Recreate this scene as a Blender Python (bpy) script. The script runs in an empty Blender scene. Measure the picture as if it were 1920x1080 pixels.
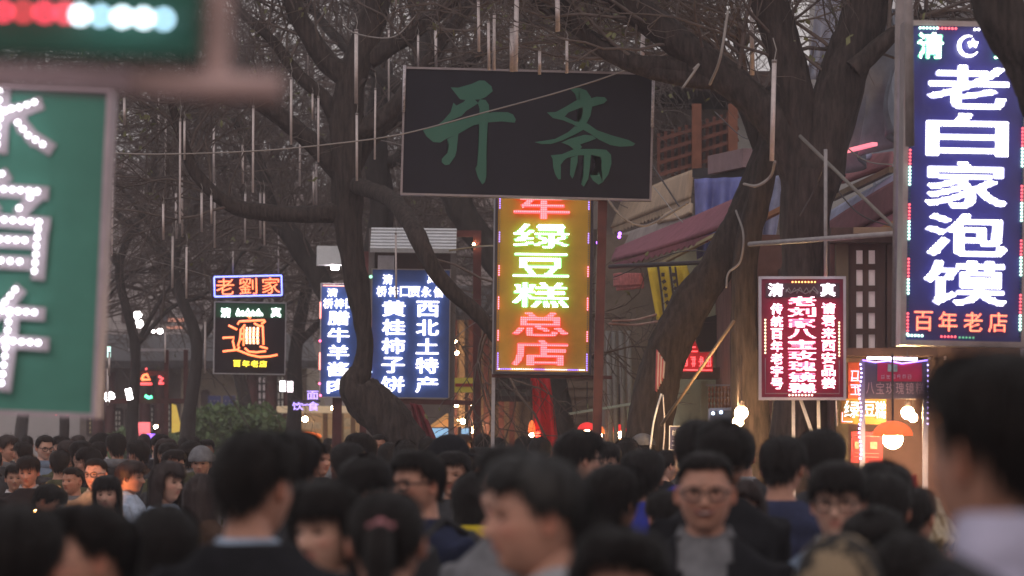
import bpy, bmesh, math, random
import numpy as np
from mathutils import Vector, Matrix, noise
R = math.radians
rng = np.random.default_rng(11)
random.seed(11)
sc = bpy.context.scene
C = sc.collection
# ---------------------------------------------------------------- camera, sky, sun, exposure
CAMZ, PITCH, FPX = 1.68, 2.46, 6400.0
cd = bpy.data.cameras.new('camera'); cam = bpy.data.objects.new('camera', cd); C.objects.link(cam)
cam.location = (0, 0, CAMZ); cam.rotation_euler = (R(90 + PITCH), 0, 0)
cd.sensor_width = 36; cd.lens = 120; cd.clip_start = .1; cd.clip_end = 1500
cd.dof.use_dof = True; cd.dof.focus_distance = 31; cd.dof.aperture_fstop = 3.9; cd.dof.aperture_blades = 0
sc.camera = cam
SUN_EL, SUN_AZ = 8, 160
w = bpy.data.worlds.new('World'); sc.world = w; w.use_nodes = True
nt = w.node_tree; bg = nt.nodes['Background']
sky = nt.nodes.new('ShaderNodeTexSky'); sky.sky_type = 'NISHITA'; sky.sun_disc = False
sky.sun_elevation = R(SUN_EL); sky.sun_rotation = R(SUN_AZ); sky.air_density = 2; sky.dust_density = 5
grey = nt.nodes.new('ShaderNodeMixRGB'); grey.inputs[0].default_value = .86
grey.inputs[2].default_value = (5.15, 4.85, 5.0, 1)            # the even dusk overcast over the city
nt.links.new(sky.outputs[0], grey.inputs[1]); nt.links.new(grey.outputs[0], bg.inputs[0]); bg.inputs[1].default_value = .13
sd = bpy.data.lights.new('sun', 'SUN'); sd.energy = .55; sd.angle = R(25); sd.color = (1, .88, .8)
sun = bpy.data.objects.new('sun', sd); C.objects.link(sun); sun.rotation_euler = (R(50), 0, R(-25))
sc.view_settings.view_transform = 'Standard'; sc.view_settings.look = 'None'; sc.view_settings.exposure = 0; sc.view_settings.gamma = 1
sc.view_settings.use_curve_mapping = False
sc.cycles.max_bounces = 5; sc.cycles.diffuse_bounces = 3; sc.cycles.glossy_bounces = 2; sc.cycles.transmission_bounces = 3
sc.cycles.transparent_max_bounces = 6; sc.cycles.volume_bounces = 0; sc.cycles.sample_clamp_indirect = 3
sc.cycles.caustics_reflective = False; sc.cycles.caustics_refractive = False
sc.cycles.use_denoising = True
# ---------------------------------------------------------------- helpers
_c, _s = math.cos(R(PITCH)), math.sin(R(PITCH))
def at(px, py, d):
    """the point that stands d metres down the street where the photograph's pixel is"""
    dx, dz = (px - 960) / FPX, (540 - py) / FPX
    X, Y, Z = dx, _c - dz * _s, _s + dz * _c
    return Vector((X / Y * d, d, CAMZ + Z / Y * d))
def PX(d): return d / FPX
def wl(o):
    v = Vector((0, 0, 0))
    while o: v += o.location; o = o.parent
    return v
def tag(o, label=None, cat=None, group=None, kind=None):
    if label: o['label'] = label
    if cat: o['category'] = cat
    if group: o['group'] = group
    if kind: o['kind'] = kind
    return o
def empty(name, loc, label, cat, group=None, rot=(0, 0, 0)):
    o = bpy.data.objects.new(name, None); C.objects.link(o); o.location = loc; o.rotation_euler = rot
    o.empty_display_size = .2
    return tag(o, label, cat, group)
def copy_tree(o, parent=None):
    c = o.copy(); C.objects.link(c); c.parent = parent
    for ch in o.children: copy_tree(ch, c)
    return c
MATS = {}
def mat(name, col, rough=.7, var=.18, scale=6, bump=.15, em=None, es=0, metal=0, attr=None, spec=.4, stretch=(1, 1, 1), trans=0):
    if name in MATS: return MATS[name]
    m = bpy.data.materials.new(name); m.use_nodes = True; n = m.node_tree; b = n.nodes['Principled BSDF']
    b.inputs['Roughness'].default_value = rough; b.inputs['Metallic'].default_value = metal
    b.inputs['Specular IOR Level'].default_value = spec
    b.inputs['Base Color'].default_value = (*col, 1)
    if em is not None:
        b.inputs['Emission Color'].default_value = (*em, 1); b.inputs['Emission Strength'].default_value = es
    if var > 0:
        tc = n.nodes.new('ShaderNodeTexCoord'); mp = n.nodes.new('ShaderNodeMapping'); mp.inputs['Scale'].default_value = stretch
        n.links.new(tc.outputs['Object'], mp.inputs[0])
        t = n.nodes.new('ShaderNodeTexNoise'); t.inputs['Scale'].default_value = scale; t.inputs['Detail'].default_value = 6
        t.inputs['Roughness'].default_value = .65
        n.links.new(mp.outputs[0], t.inputs['Vector'])
        r = n.nodes.new('ShaderNodeValToRGB'); r.color_ramp.elements[0].position = .32; r.color_ramp.elements[1].position = .68
        r.color_ramp.elements[0].color = (*[max(0, c * (1 - var)) for c in col], 1)
        r.color_ramp.elements[1].color = (*[min(1, c * (1 + var)) for c in col], 1)
        n.links.new(t.outputs['Fac'], r.inputs[0]); src = r.outputs[0]
        if attr:
            a = n.nodes.new('ShaderNodeAttribute'); a.attribute_name = attr
            mx = n.nodes.new('ShaderNodeMixRGB'); mx.blend_type = 'MULTIPLY'; mx.inputs[0].default_value = 1
            n.links.new(src, mx.inputs[1]); n.links.new(a.outputs['Color'], mx.inputs[2]); src = mx.outputs[0]
        n.links.new(src, b.inputs['Base Color'])
        if bump:
            bp = n.nodes.new('ShaderNodeBump'); bp.inputs['Strength'].default_value = bump; bp.inputs['Distance'].default_value = .02
            n.links.new(t.outputs['Fac'], bp.inputs['Height']); n.links.new(bp.outputs[0], b.inputs['Normal'])
    MATS[name] = m
    return m
def glow(name, em, es, col=(.5, .5, .5)): return mat(name, col, .5, 0, em=em, es=es)
def raw(name, V, F, mats, parent=None, local=False, smooth=False, midx=None):
    """links one mesh object from world (or parent-local) coordinates"""
    me = bpy.data.meshes.new(name)
    if len(V) == 0: return None
    V = np.asarray(V, dtype=np.float64)
    if parent is not None and not local: V = V - np.array(wl(parent))
    me.from_pydata(V.tolist() if len(V) < 200000 else V, [], F if isinstance(F, list) else F.tolist())
    for m in (mats if isinstance(mats, (list, tuple)) else [mats]): me.materials.append(m)
    if midx is not None: me.polygons.foreach_set('material_index', midx)
    if smooth: me.polygons.foreach_set('use_smooth', [True] * len(me.polygons))
    me.update()
    o = bpy.data.objects.new(name, me); C.objects.link(o); o.parent = parent
    return o
class MB:
    def __init__(s): s.v = []; s.f = []; s.m = []
    def add(s, V, F, m=0):
        k = len(s.v); s.v += [tuple(p) for p in V]; s.f += [tuple(i + k for i in f) for f in F]; s.m += [m] * len(F); return s
    def box(s, c, d, M=None, m=0):
        a, b, e = d[0] / 2, d[1] / 2, d[2] / 2
        V = [Vector((x * a, y * b, z * e)) for x in (-1, 1) for y in (-1, 1) for z in (-1, 1)]
        if M is not None: V = [M @ p for p in V]
        c = Vector(c)
        return s.add([p + c for p in V], [(0, 1, 3, 2), (4, 6, 7, 5), (0, 4, 5, 1), (2, 3, 7, 6), (0, 2, 6, 4), (1, 5, 7, 3)], m)
    def bar(s, a, b, w, h=None, m=0):
        """rectangular bar from a to b"""
        a, b = Vector(a), Vector(b); d = b - a
        M = d.to_track_quat('Z', 'Y').to_matrix()
        return s.box((a + b) / 2, (w, h or w, d.length), M, m)
    def tube(s, P, r, n=8, m=0, cap=True):
        P = [Vector(p) for p in P]; k = len(P); rr = r if isinstance(r, (list, tuple)) else [r] * k
        V = []; up = None
        for i, p in enumerate(P):
            t = (P[min(i + 1, k - 1)] - P[max(i - 1, 0)]).normalized()
            if up is None: up = t.orthogonal().normalized()
            up = (up - t * up.dot(t)).normalized(); q = t.cross(up)
            for j in range(n):
                a = 2 * math.pi * j / n; V.append(p + (up * math.cos(a) + q * math.sin(a)) * rr[i])
        F = [(i * n + j, i * n + (j + 1) % n, (i + 1) * n + (j + 1) % n, (i + 1) * n + j) for i in range(k - 1) for j in range(n)]
        if cap: F += [tuple(range(n))[::-1], tuple(range((k - 1) * n, k * n))]
        return s.add(V, F, m)
    def sphere(s, c, r, n=12, k=8, m=0, sc_=(1, 1, 1)):
        c = Vector(c); V = [c + Vector((0, 0, r * sc_[2]))]
        for i in range(1, k):
            t = math.pi * i / k
            for j in range(n):
                a = 2 * math.pi * j / n
                V.append(c + Vector((math.sin(t) * math.cos(a) * sc_[0], math.sin(t) * math.sin(a) * sc_[1], math.cos(t) * sc_[2])) * r)
        V.append(c - Vector((0, 0, r * sc_[2])))
        F = [(0, 1 + j, 1 + (j + 1) % n) for j in range(n)]
        for i in range(k - 2):
            F += [(1 + i * n + j, 1 + (i + 1) * n + j, 1 + (i + 1) * n + (j + 1) % n, 1 + i * n + (j + 1) % n) for j in range(n)]
        e = len(V) - 1; b = 1 + (k - 2) * n
        F += [(e, b + (j + 1) % n, b + j) for j in range(n)]
        return s.add(V, F, m)
    def slab(s, P, th, m=0):
        """a flat or warped outline given thickness along the viewing depth"""
        P = [Vector(p) for p in P]; n = len(P)
        nn = (P[1] - P[0]).cross(P[2] - P[0]).normalized() * th
        V = P + [p + nn for p in P]
        return s.add(V, [tuple(range(n)), tuple(range(n, 2 * n))[::-1]] + [(i, (i + 1) % n, n + (i + 1) % n, n + i)[::-1] for i in range(n)], m)
    def build(s, name, mats, parent=None, local=False, smooth=False):
        return raw(name, s.v, s.f, mats, parent, local, smooth, s.m)
def cloth(name, corners, mats, parent=None, nu=24, nv=14, amp=.05, freq=5, seed=0, th=.006, sag=0, hem=0):
    """a draped sheet between four corners (tl, tr, br, bl), folded and slightly thick"""
    tl, tr, br, bl = [Vector(c) for c in corners]; n = (tr - tl).cross(bl - tl).normalized()
    V = []
    for j in range(nv + 1):
        v = j / nv
        for i in range(nu + 1):
            u = i / nu; p = tl.lerp(tr, u).lerp(bl.lerp(br, u), v)
            f = math.sin(u * freq * 6.28 + seed + 1.5 * v) * (.35 + .65 * v) + .6 * noise.noise(Vector((u * 4, v * 3, seed * 3.1)))
            p = p + n * amp * f; p.z -= sag * 4 * u * (1 - u) * v
            if hem and j == nv: p.z += hem * (i % 2)
            V.append(p)
    F = [(j * (nu + 1) + i, j * (nu + 1) + i + 1, (j + 1) * (nu + 1) + i + 1, (j + 1) * (nu + 1) + i) for j in range(nv) for i in range(nu)]
    o = raw(name, V, F, mats, parent, smooth=True)
    s = o.modifiers.new('thick', 'SOLIDIFY'); s.thickness = th
    return o
def fresh(o):
    """bakes modifiers into a plain mesh"""
    dg = bpy.context.evaluated_depsgraph_get(); dg.update()
    me = bpy.data.meshes.new_from_object(o.evaluated_get(dg)); o.modifiers.clear(); o.data = me; return o
# ---------------------------------------------------------------- glyphs
_g = {}
def glyph(ch, off, ext=0.0):
    key = (ch, off, ext)
    if key in _g: return _g[key]
    cu = bpy.data.curves.new('glyph', 'FONT'); cu.body = ch; cu.offset = off; cu.extrude = ext; cu.resolution_u = 3; cu.size = 1
    o = bpy.data.objects.new('glyph', cu); C.objects.link(o)
    dg = bpy.context.evaluated_depsgraph_get(); dg.update()
    me = o.evaluated_get(dg).to_mesh(); me.calc_loop_triangles()
    V = np.array([v.co[:] for v in me.vertices]); T = np.array([t.vertices[:] for t in me.loop_triangles])
    o.evaluated_get(dg).to_mesh_clear(); bpy.data.objects.remove(o); bpy.data.curves.remove(cu)
    lo, hi = V[:, :2].min(0), V[:, :2].max(0); V[:, :2] = (V[:, :2] - lo) / (hi - lo)
    _g[key] = (V, T); return _g[key]
def inside(P, V, T):
    a, b, c = V[T[:, 0], :2], V[T[:, 1], :2], V[T[:, 2], :2]
    out = np.zeros(len(P), bool)
    def cr(p, q, x): return (q[:, 0] - p[:, 0]) * (x[:, 1:2] - p[:, 1]) - (q[:, 1] - p[:, 1]) * (x[:, 0:1] - p[:, 0])
    d1, d2, d3 = cr(a, b, P), cr(b, c, P), cr(c, a, P)
    s = ((d1 >= 0) & (d2 >= 0) & (d3 >= 0)) | ((d1 <= 0) & (d2 <= 0) & (d3 <= 0))
    return s.any(1)
class Sign:
    """a sign built in its own plane (x across, z up, facing -y); content is given in photograph pixels"""
    def __init__(s, name, box, d, roll, label, cat='sign', group=None, yaw=0):
        s.x0, s.y0, s.x1, s.y1 = box; s.cx, s.cy = (s.x0 + s.x1) / 2, (s.y0 + s.y1) / 2; s.k = PX(d); s.d = d
        s.o = empty(name, at(s.cx, s.cy, d), label, cat, group, (0, R(roll), R(yaw)))
    def l(s, px, py, y=0): return Vector(((px - s.cx) * s.k, y, (s.cy - py) * s.k))
    def panel(s, m, th=.12, name='panel', box=None, y=0):
        x0, y0, x1, y1 = box or (s.x0, s.y0, s.x1, s.y1); a = s.l((x0 + x1) / 2, (y0 + y1) / 2)
        return MB().box(a + Vector((0, th / 2 + y, 0)), ((x1 - x0) * s.k, th, (y1 - y0) * s.k)).build(name, m, s.o, True)
    def frame(s, m, w=4, th=.16, y=-.015, box=None):
        x0, y0, x1, y1 = box or (s.x0, s.y0, s.x1, s.y1); k = s.k
        for (a, b, c, e) in ((x0 - w, y0 - w, x1 + w, y0), (x0 - w, y1, x1 + w, y1 + w), (x0 - w, y0, x0, y1), (x1, y0, x1 + w, y1)):
            q = s.l((a + c) / 2, (b + e) / 2)
            MB().box(q + Vector((0, th / 2 + y, 0)), ((c - a) * k, th, (e - b) * k)).build('frame_bar', m, s.o, True)
    def char(s, ch, box, plate, dot=None, pitch=0, off=.02, y=-.03, th=.01, fill=.8, name='character'):
        """one character: the plate is the glyph thickened by shifted layers, the lamps sit on its face"""
        x0, y0, x1, y1 = box; V, T = glyph(ch, 0, .5); k = s.k; o = max(0, off) * .75
        sh = [(0, 0)] if o < .006 else [(0, 0), (o, 0), (-o, 0), (0, o * .8), (0, -o * .8), (o * .7, o * .6), (-o * .7, o * .6), (o * .7, -o * .6), (-o * .7, -o * .6)]
        w_, h_ = x1 - x0, y1 - y0; W = []; F = []
        for q, (ox, oy) in enumerate(sh):
            u = o + V[:, 0] * (1 - 2 * o) + ox; v = o * .8 + V[:, 1] * (1 - 1.6 * o) + oy
            A = np.stack([(x0 + u * w_ - s.cx) * k, y + th * (-V[:, 2]) - .0006 * q, (s.cy - (y1 - v * h_)) * k], 1); F += (T + len(V) * q).tolist(); W.append(A)
        W = np.concatenate(W); mi = [0] * len(F); mats = [plate]
        if dot is not None:
            V2, T2 = glyph(ch, 0, 0)
            nx, ny = max(2, int(w_ / pitch)), max(2, int(h_ / pitch))
            gx, gy = np.meshgrid((np.arange(nx) + .5) / nx, (np.arange(ny) + .5) / ny); P = np.stack([gx.ravel(), gy.ravel()], 1); ok = np.zeros(len(P), bool)
            for ox, oy in sh: ok |= inside(np.stack([(P[:, 0] - o - ox * .8) / (1 - 2 * o), (P[:, 1] - o * .8 - oy * .8) / (1 - 1.6 * o)], 1), V2, T2)
            P = P[ok]; ra = pitch * k * .5 * fill
            A = np.arange(6) * math.pi / 3; ox, oz = np.cos(A) * ra, np.sin(A) * ra
            cx = (x0 + P[:, 0] * w_ - s.cx) * k; cz = (s.cy - (y1 - P[:, 1] * h_)) * k
            D = np.stack([cx[:, None] + ox, np.full((len(P), 6), y - th * .5 - .009), cz[:, None] + oz], -1).reshape(-1, 3)
            b = len(W); W = np.concatenate([W, D])
            for i in range(len(P)): q = b + 6 * i; F.append([q, q + 1, q + 2, q + 3, q + 4, q + 5])
            mi += [1] * len(P); mats.append(dot)
        return raw(name, W, F, mats, s.o, True, False, mi)
    def dots(s, pts, m, r=2.2, y=-.03, name='led_string', n=8):
        """a run of little round lamps along a list of pixel points"""
        b = MB()
        for (px, py) in pts:
            c = s.l(px, py, y); b.sphere(c, r * s.k, n, 4)
        return b.build(name, m, s.o, True, True)
    def line(s, a, b, step):
        L = math.hypot(b[0] - a[0], b[1] - a[1]); n = max(1, int(L / step)); return [(a[0] + (b[0] - a[0]) * i / n, a[1] + (b[1] - a[1]) * i / n) for i in range(n + 1)]
    def stroke(s, pts, m, r=2, y=-.03, name='neon_stroke'):
        return MB().tube([s.l(px, py, y) for px, py in pts], r * s.k, 6).build(name, m, s.o, True, True)
    def flat(s, pts, m, y, name='brush_stroke', th=.004):
        P = [s.l(px, py, y) for px, py in pts]; bm = bmesh.new(); vs = [bm.verts.new(p) for p in P]; f = bm.faces.new(vs)
        bmesh.ops.triangulate(bm, faces=[f]); r = bmesh.ops.extrude_face_region(bm, geom=bm.faces[:])
        for v in r['geom']:
            if isinstance(v, bmesh.types.BMVert): v.co.y += th
        me = bpy.data.meshes.new(name); bm.to_mesh(me); bm.free(); me.materials.append(m)
        o = bpy.data.objects.new(name, me); C.objects.link(o); o.parent = s.o; return o
    def part(s, name, mb, m, smooth=False): return mb.build(name, m, s.o, True, smooth)
# ---------------------------------------------------------------- materials
asph = mat('paving', (.11, .1, .1), .75, .3, 3)
bark = mat('bark', (.042, .031, .029), .95, .75, 26, 1.0, stretch=(1, 1, .16))
bark2 = mat('bark_far', (.045, .038, .037), .95, .4, 10, .5, stretch=(1, 1, .3))
twigm = mat('twig', (.125, .098, .09), .9, .3, 5, 0)
leafm = mat('young_leaf', (.15, .155, .065), .6, .4, 9, 0)
redp = mat('maroon_paint', (.115, .033, .033), .5, .25, 9)
darkp = mat('dark_steel', (.05, .04, .045), .5, .2, 8)
alu = mat('aluminium', (.5, .48, .52), .45, .12, 12, .05, metal=.3)
whitep = mat('white_paint', (.8, .82, .86), .6, .1, 7)
wood = mat('dark_wood', (.06, .035, .032), .7, .35, 8, .3, stretch=(1, 1, .2))
tube_m = mat('frosted_tube', (.62, .54, .54), .35, .12, 14, 0)
wire_m = mat('grey_wire', (.3, .27, .26), .6, .1, 5, 0)
plaster = mat('grey_plaster', (.42, .38, .38), .9, .2, 2, .3)
plaster2 = mat('brown_plaster', (.27, .22, .2), .9, .25, 2, .3)
cream = mat('cream_plaster', (.34, .28, .2), .85, .2, 3, .2)
paper = mat('paper_pane', (.7, .63, .64), .6, .12, 3, 0, em=(1, .88, .88), es=.1)  # faint emission in the paper stands in for light from behind
L_white = glow('led_white', (1, .96, 1), 5.0); L_red = glow('led_red', (1, .06, .09), 2.6); L_green = glow('led_green', (.35, 1, .6), 2.0)
L_blue = glow('led_blue', (.25, .15, 1), 3.5); L_gdim = glow('led_green_dim', (.0, .6, .25), .8); L_amber = glow('led_amber', (1, .45, .1), 3.2)
L_cool = glow('led_cool', (.55, .7, 1), 5.0); L_off = mat('led_off', (.25, .2, .22), .4, .1, 5, 0)
bulb = glow('bulb_warm', (1, .6, .26), 600); bulb_s = glow('bulb_warm_small', (1, .62, .3), 110); bulb_c = glow('bulb_cool', (1, .93, .9), 22)
neon_o = glow('neon_orange', (1, .17, .045), 3.4); neon_y = glow('neon_yellow', (1, .75, .02), 3.0); neon_p = glow('neon_violet', (.45, .3, 1), 2.6)
neon_r = glow('neon_red', (1, .07, .08), 2.2)
# ---------------------------------------------------------------- setting
MB().box((0, 150, -.05), (500, 400, .1)).build('street', asph)['kind'] = 'structure'
# kerbs along both sides of the lane
def kerb(x0, y0, x1, y1):
    o = MB().bar((x0, y0, .06), (x1, y1, .06), .15, .3).build('kerb', plaster); o['kind'] = 'structure'
kerb(4.9, 5, .2, 60); kerb(-3.2, 5, -8.5, 60)
# ---------------------------------------------------------------- trees
def tubes_np(P, Rr, n):
    """P (N,K,3) paths, Rr (N,K) radii -> vertices and quads of N tapered twigs"""
    N, K, _ = P.shape
    T = np.gradient(P, axis=1); T /= np.linalg.norm(T, axis=2, keepdims=True) + 1e-9
    mean = np.abs(P[:, -1] - P[:, 0]) + .6 * np.abs(T).mean(1) * np.linalg.norm(P[:, -1] - P[:, 0], axis=1, keepdims=True); ref = np.eye(3)[np.argmin(mean * np.array([1, .8, 1]), 1)][:, None, :] + np.zeros_like(T)
    U = np.cross(T, ref); U /= np.linalg.norm(U, axis=2, keepdims=True) + 1e-9; W = np.cross(T, U)
    a = np.arange(n) * 2 * math.pi / n
    V = P[:, :, None, :] + Rr[:, :, None, None] * (U[:, :, None, :] * np.cos(a)[None, None, :, None] + W[:, :, None, :] * np.sin(a)[None, None, :, None])
    i = np.arange(N)[:, None, None] * K * n; k = np.arange(K - 1)[None, :, None] * n; j = np.arange(n)[None, None, :]
    q = np.stack([i + k + j, i + k + (j + 1) % n, i + k + n + (j + 1) % n, i + k + n + j], -1).reshape(-1, 4)
    return V.reshape(-1, 3), q
def grow(S, D, L, K, wob, grav):
    N = len(S); P = np.empty((N, K, 3)); P[:, 0] = S; D = D / (np.linalg.norm(D, axis=1, keepdims=True) + 1e-9)
    for k in range(1, K):
        D = D + rng.normal(0, wob, (N, 3)); D[:, 2] += grav; D /= np.linalg.norm(D, axis=1, keepdims=True)
        P[:, k] = P[:, k - 1] + D * (L / (K - 1))[:, None]
    return P
def from_arrays(name, V, Q, m, parent, smooth=False):
    me = bpy.data.meshes.new(name); k = Q.shape[1]
    if parent is not None: V = V - np.array(wl(parent))
    me.vertices.add(len(V)); me.vertices.foreach_set('co', V.astype(np.float32).ravel())
    me.loops.add(len(Q) * k); me.loops.foreach_set('vertex_index', Q.astype(np.int32).ravel())
    me.polygons.add(len(Q)); me.polygons.foreach_set('loop_start', np.arange(len(Q), dtype=np.int32) * k)
    if smooth: me.polygons.foreach_set('use_smooth', np.ones(len(Q), bool))
    me.materials.append(m); me.update(calc_edges=True); me.validate()
    o = bpy.data.objects.new(name, me); C.objects.link(o); o.parent = parent; return o
def smoothpath(pts, sub=5):
    P = [np.array(p, float) for p in pts]; out = []
    P = [2 * P[0] - P[1]] + P + [2 * P[-1] - P[-2]]
    for i in range(1, len(P) - 2):
        for t in np.arange(sub) / sub:
            a, b, c, d = P[i - 1:i + 3]
            out.append(.5 * (2 * b + (c - a) * t + (2 * a - 5 * b + 4 * c - d) * t * t + (3 * b - a - 3 * c + d) * t ** 3))
    out.append(P[-2]); return np.array(out)
def limb_mesh(path, n=14, rough=.12):
    """path (K,4): xyz + radius; bark ridges as real relief"""
    V, Q = tubes_np(path[None, :, :3], path[None, :, 3], n)
    K = len(path); cc = np.repeat(path[:, :3], n, 0); rr = np.repeat(path[:, 3], n)
    for i in range(len(V)):
        v = Vector(V[i]); a = noise.noise(Vector((v.x * 5, v.y * 5, v.z * 1.6))) + .55 * noise.noise(Vector((v.x * 26, v.y * 26, v.z * 4)))
        V[i] = cc[i] + (V[i] - cc[i]) * (1 + rough * a * 1.4)
    return V, Q
def spawn(paths, N, lo, hi, ang, up=.0):
    """N start points and directions along a set of (K,>=3) paths, biased to their far ends"""
    S = []; D = []
    w_ = np.array([np.linalg.norm(np.diff(p[:, :3], axis=0), axis=1).sum() for p in paths]); w_ /= w_.sum()
    idx = rng.choice(len(paths), N, p=w_)
    for i in idx:
        p = paths[i]; K = len(p); t = (lo + (hi - lo) * rng.random()) * (K - 1); k = min(int(t), K - 2); f = t - k
        q = p[k, :3] * (1 - f) + p[k + 1, :3] * f; d = p[k + 1, :3] - p[k, :3]; d = d / (np.linalg.norm(d) + 1e-9)
        r = rng.normal(0, 1, 3); r -= d * r.dot(d); r /= np.linalg.norm(r); d = d * math.cos(ang) + r * math.sin(ang); d[2] += up
        S.append(q); D.append(d)
    return np.array(S), np.array(D)
def spawn_np(P, per, lo, ang):
    N, K, _ = P.shape; I = np.repeat(np.arange(N), per); t = (lo + (1 - lo) * rng.random(len(I))) * (K - 1.001); k = t.astype(int); f = (t - k)[:, None]
    S = P[I, k] * (1 - f) + P[I, k + 1] * f; d = P[I, k + 1] - P[I, k]; d /= np.linalg.norm(d, axis=1, keepdims=True)
    r = rng.normal(0, 1, d.shape); r -= d * (r * d).sum(1, keepdims=True); r /= np.linalg.norm(r, axis=1, keepdims=True)
    return S, d * math.cos(ang) + r * math.sin(ang)
CLEAR = [(740, 120, 1240, 380, 32), (920, 360, 1118, 705, 34.6), (690, 500, 850, 750, 41.5), (598, 525, 690, 750, 44), (1415, 510, 1595, 755, 26), (1672, 30, 1930, 650, 21), (395, 510, 540, 705, 50), (640, 425, 860, 480, 41), (1140, 300, 1480, 520, 30)]
def pruned(P):
    """twigs cut back where they would hang in front of a sign"""
    d = P[..., 1]; fy = (P[..., 2] - CAMZ) * _s + d * _c; X = 960 + P[..., 0] / fy * FPX; Y = 540 - ((P[..., 2] - CAMZ) * _c - d * _s) / fy * FPX
    bad = np.zeros(len(P), bool)
    for x0, y0, x1, y1, dd in CLEAR: bad |= ((X > x0) & (X < x1) & (Y > y0) & (Y < y1) & (d < dd + .3)).any(1)
    return P[~bad]
def tree(name, limbs, d, label, n1=60, per2=5, per3=4, sz=1.0, leaves=300, m=None, seed=0, lo=.25, spread=1.0, group=None, sides=16, dep=.5, r1=.016, tw=1.0):
    global rng
    rng = np.random.default_rng(seed + 5)
    base = limbs[0][0]; b = at(base[0], base[1], d); b.z = 0
    root = empty(name, b, label, 'tree', group)
    paths = []; k = PX(d)
    for li, L in enumerate(limbs):
        pts = []
        for q in L:
            dd = d + (q[3] if len(q) > 3 else 0); p = at(q[0], q[1], dd); pts.append((p.x, p.y, p.z, q[2] * k / 2))
        if li == 0 and pts[0][2] > .3: pts = [(pts[0][0], pts[0][1], -.1, pts[0][3] * 1.35), (pts[0][0], pts[0][1], .35, pts[0][3] * 1.08)] + pts
        p = smoothpath(pts, 9 if li == 0 else 6); p[:, 3] = np.maximum(p[:, 3], .008); paths.append(p)
    Vs, Qs, o = [], [], 0
    for p in paths[:1]:
        V, Q = limb_mesh(p, sides + 16, .17); from_arrays('trunk', V, Q, m or bark, root, True)
    for p in paths[1:]:
        V, Q = limb_mesh(p, sides); from_arrays('limb', V, Q, m or bark, root, True)
    S, D = spawn(paths[1:] or paths, n1, lo, 1.0, 1.0, .15); D[:, 1] *= dep
    L1 = rng.uniform(.9, 2.2, n1) * sz * spread; P1 = pruned(grow(S, D, L1, 8, .20, .0))
    S2, D2 = spawn_np(P1, per2, .15, .8); L2 = rng.uniform(.45, 1.1, len(S2)) * sz; P2 = pruned(grow(S2, D2, L2, 6, .24, -.03))
    S3, D3 = spawn_np(P2, per3, .15, .8); L3 = rng.uniform(.15, .5, len(S3)) * sz; P3 = pruned(grow(S3, D3, L3, 4, .3, -.05))
    for P, ra, rb, n in ((P1, r1, .005 * tw, 5), (P2, .0065 * tw, .003 * tw, 3), (P3, .0036 * tw, .0018 * tw, 3)):
        N, K, _ = P.shape; rr = np.linspace(ra, rb, K)[None] * rng.uniform(.7, 1.3, N)[:, None]
        V, Q = tubes_np(P, rr, n); Vs.append(V); Qs.append(Q + o); o += len(V)
    from_arrays('crown', np.concatenate(Vs), np.concatenate(Qs), twigm, root)
    if leaves:
        c = P3[rng.integers(0, len(P3), leaves), -1]; c = c[noise_keep(c)]; n_ = len(c)
        a = rng.normal(0, .022, (n_, 3)); b2 = rng.normal(0, .022, (n_, 3)); b2[:, 2] -= .02
        V = np.stack([c, c + a, c + a + b2, c + b2], 1).reshape(-1, 3); Q = np.arange(n_ * 4).reshape(-1, 4)
        if n_: from_arrays('leaves', V, Q, leafm, root)
    return root, paths, P1
def noise_keep(c):
    return np.array([noise.noise(Vector((p[0] * .9, p[1] * .9, p[2] * .9))) > .08 for p in c], bool)
T = {}
T['big'] = tree('plane_tree', [
    [(1500, 1195, 140), (1500, 850, 108), (1506, 600, 92), (1512, 470, 86), (1514, 380, 94), (1522, 320, 108)],
    [(1514, 370, 76), (1482, 285, 72), (1440, 215, 68), (1380, 160, 64), (1290, 92, 62), (1200, 25, 58), (1120, -50, 60), (1040, -110, 45)],
    [(1514, 360, 84), (1500, 240, 76), (1478, 120, 72), (1448, 20, 70), (1430, -90, 64)],
    [(1522, 350, 96), (1552, 240, 94), (1590, 120, 90), (1628, 10, 88), (1660, -100, 90)],
    [(1360, 150, 40), (1290, 146, 36), (1210, 128, 34), (1140, 98, 30), (1085, 50, 28), (1060, 0, 25), (1040, -60, 20)],
    [(1340, 130, 34), (1240, 122, 36), (1180, 112, 30), (1060, 40, 24, .4), (1000, 0, 18, .4)],
    [(1600, 130, 40, -.3), (1680, 60, 26, -.3), (1740, 20, 12, -.3)]], 28,
    'massive dark tree forking into three heavy limbs behind the framed red sign', n1=95, per2=6, per3=5, seed=1, leaves=3200, lo=.35, tw=1.2)
T['lean'] = tree('leaning_tree', [
    [(1205, 1130, 110), (1214, 860, 92), (1230, 740, 84), (1258, 640, 78), (1318, 540, 72), (1368, 455, 66), (1410, 360, 56), (1440, 260, 46), (1470, 150, 36)],
    [(1430, 300, 26), (1390, 200, 18), (1330, 100, 12), (1300, 10, 8)]], 31.5,
    'smooth dark trunk leaning up beside the awnings with a striped flag tied on', n1=45, seed=2, leaves=2600, lo=.4)
T['upright'] = tree('slender_tree', [
    [(1425, 1120, 95), (1412, 850, 80), (1402, 700, 60), (1396, 600, 52), (1400, 480, 48), (1418, 390, 46), (1440, 300, 42), (1466, 210, 32)],
    [(1450, 330, 24), (1430, 230, 18), (1400, 150, 12), (1380, 50, 8)]], 30,
    'upright dark trunk standing just left of the framed red sign', n1=26, seed=3, leaves=1500, lo=.4)
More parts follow.
